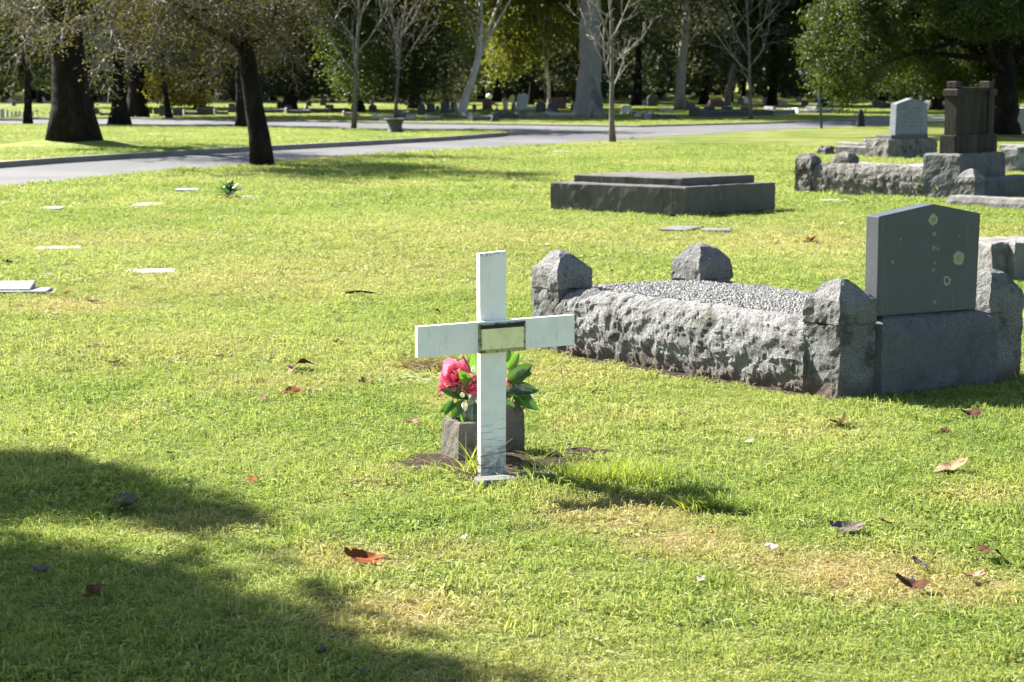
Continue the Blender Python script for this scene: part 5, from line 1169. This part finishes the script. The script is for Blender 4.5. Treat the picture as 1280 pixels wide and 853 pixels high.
for (d0, d1, dens, s0) in ((4.2, 7, 430, .92), (7, 10, 360, 1.0), (10, 15, 230, 1.15), (15, 24, 100, 1.6), (24, 46, 42, 2.2)):
    wmax = d1*.30+1.2; n = int((d1-d0)*2*wmax*dens); y = rng.uniform(d0, d1, n); x = rng.uniform(-wmax, wmax, n); k = np.abs(x) < y*.29+1.0
    PTS.append(np.stack([x[k], y[k]], 1)); SC.append(np.full(k.sum(), s0))
PTS = np.concatenate(PTS); SC = np.concatenate(SC)
# keep clear of stones, road and bare soil
def inside(P, poly):
    x, y = P[:, 0], P[:, 1]; r = np.zeros(len(P), bool); n = len(poly)
    for i in range(n):
        x0, y0 = poly[i]; x1, y1 = poly[(i+1) % n]
        c = ((y0 > y) != (y1 > y)) & (x < (x1-x0)*(y-y0)/((y1-y0) if abs(y1-y0) > 1e-12 else 1e-12)+x0); r ^= c
    return r
ne = [at(*p) for p in near_edge]; lim = np.interp(PTS[:, 0]/PTS[:, 1], [p.x/p.y for p in ne], [p.y for p in ne])
keep = PTS[:, 1] < lim - .05 + rng.normal(0, .12, len(PTS))
for poly in EXCL: keep &= ~inside(PTS, poly)
PTS = PTS[keep]; SC = SC[keep]; PZ = np.zeros(len(PTS))
nz = np.array([noise.noise((x*1.3, y*1.3, 0)) + .6*noise.noise((x*4, y*4, 3)) for x, y in PTS])
SC = SC*np.clip(1+.45*nz, .5, 1.5)*rng.uniform(.8, 1.2, len(SC))
hz_ = np.array([noise.noise((x*9, y*7, 7)) + .6*noise.noise((x*21, y*17, 9)) for x, y in PTS]); ZS = np.clip(1.05 + 1.1*hz_, .35, 2.0)
kp = rng.random(len(PTS)) < np.clip(1.0 + 1.3*(hz_+.15), .35, 1); PTS = PTS[kp]; SC = SC[kp]; ZS = ZS[kp]; PZ = PZ[kp]
for (px, py, r_, amt) in ((720, 605, .22, 1.4), (800, 600, .25, 1.3), (860, 598, .16, .6), (880, 635, .16, .6), (700, 625, .2, .5), (600, 618, .25, .3), (480, 590, .15, .3), (1180, 490, .5, .5), (1000, 505, .3, .2)):
    p = at(px, py); ZS += amt*np.exp(-((PTS[:, 0]-p.x)**2+(PTS[:, 1]-p.y)**2)/(r_*r_))
for (x, y, r_, amt) in DRY:
    p = at(x, y); ZS -= .35*amt*np.exp(-((PTS[:, 0]-p.x)**2+(PTS[:, 1]-p.y)**2)/(r_*r_))
# coarser tufts on the island lawn and on the verge beyond the road
Q = np.stack([rng.uniform(-21, 2, 30000), rng.uniform(36, 66, 30000)], 1); Q = Q[inside(Q, [(p.x, p.y) for p in isl])]; fi = [at(*p, IZ) for p in isl_front]
Q = Q[Q[:, 1] > np.interp(Q[:, 0]/Q[:, 1], [p.x/p.y for p in fi], [p.y for p in fi]) + .55]
fe = [at(*p) for p in far_edge]; R_ = np.stack([rng.uniform(-26, 30, 34000), rng.uniform(64, 112, 34000)], 1); R_ = R_[np.abs(R_[:, 0]) < R_[:, 1]*.29+1]
R_ = R_[R_[:, 1] > np.interp(R_[:, 0]/R_[:, 1], [p.x/p.y for p in fe], [p.y for p in fe]) + .3]
PZ = np.concatenate([PZ, np.full(len(Q), IZ), np.zeros(len(R_))]); PTS = np.concatenate([PTS, Q, R_])
SC = np.concatenate([SC, rng.uniform(2.0, 3.4, len(Q)), rng.uniform(2.4, 4.2, len(R_))]); ZS = np.concatenate([ZS, rng.uniform(.5, .9, len(Q)), rng.uniform(.5, .9, len(R_))])
me = bpy.data.meshes.new('grass'); me.vertices.add(len(PTS)); me.vertices.foreach_set('co', np.concatenate([PTS, PZ[:, None]], 1).astype(np.float32).ravel())
for nm, typ, dat in (('idx', 'INT', np.where(np.array([noise.noise((x*2.1, y*1.7, 31)) + .5*noise.noise((x*8, y*8, 5)) for x, y in PTS]) + rng.normal(0, .12, len(PTS)) > .42, 6, rng.integers(0, 6, len(PTS)))), ('rz', 'FLOAT_VECTOR', np.stack([rng.normal(0, .06, len(PTS)), rng.normal(0, .06, len(PTS)), rng.uniform(0, 6.28, len(PTS))], 1)), ('scl', 'FLOAT_VECTOR', np.stack([SC, SC, SC*np.clip(ZS, .45, 2.4)*np.where(SC > 1.5, .75, 1)], 1))):
    a = me.attributes.new(nm, typ, 'POINT'); a.data.foreach_set('value' if typ == 'INT' else 'vector', np.ascontiguousarray(dat, dtype=np.int32 if typ == 'INT' else np.float32).ravel())
me.materials.append(MT['blade'])
grass = bpy.data.objects.new('grass', me); COL.objects.link(grass); tag(grass, 'short bright green grass of the lawn', None, None, 'stuff')
ng = bpy.data.node_groups.new('grass_scatter', 'GeometryNodeTree')
ng.interface.new_socket('Geometry', in_out='INPUT', socket_type='NodeSocketGeometry'); ng.interface.new_socket('Geometry', in_out='OUTPUT', socket_type='NodeSocketGeometry')
b = NB(ng); gi_ = b.n('NodeGroupInput'); go_ = b.n('NodeGroupOutput'); ip = b.n('GeometryNodeInstanceOnPoints'); ci = b.n('GeometryNodeCollectionInfo')
ci.inputs['Collection'].default_value = TC; ci.inputs['Separate Children'].default_value = True; ci.inputs['Reset Children'].default_value = True
def attr(nm, typ):
    x = b.n('GeometryNodeInputNamedAttribute', data_type=typ); x.inputs['Name'].default_value = nm; return x.outputs['Attribute']
b.l(gi_.outputs[0], ip.inputs['Points']); b.l(ci.outputs[0], ip.inputs['Instance']); ip.inputs['Pick Instance'].default_value = True
b.l(attr('idx', 'INT'), ip.inputs['Instance Index']); b.l(attr('rz', 'FLOAT_VECTOR'), ip.inputs['Rotation']); b.l(attr('scl', 'FLOAT_VECTOR'), ip.inputs['Scale'])
b.l(ip.outputs[0], go_.inputs[0])
md = grass.modifiers.new('scatter', 'NODES'); md.node_group = ng
print('grass tufts', len(PTS), 'objects', len(bpy.data.objects))
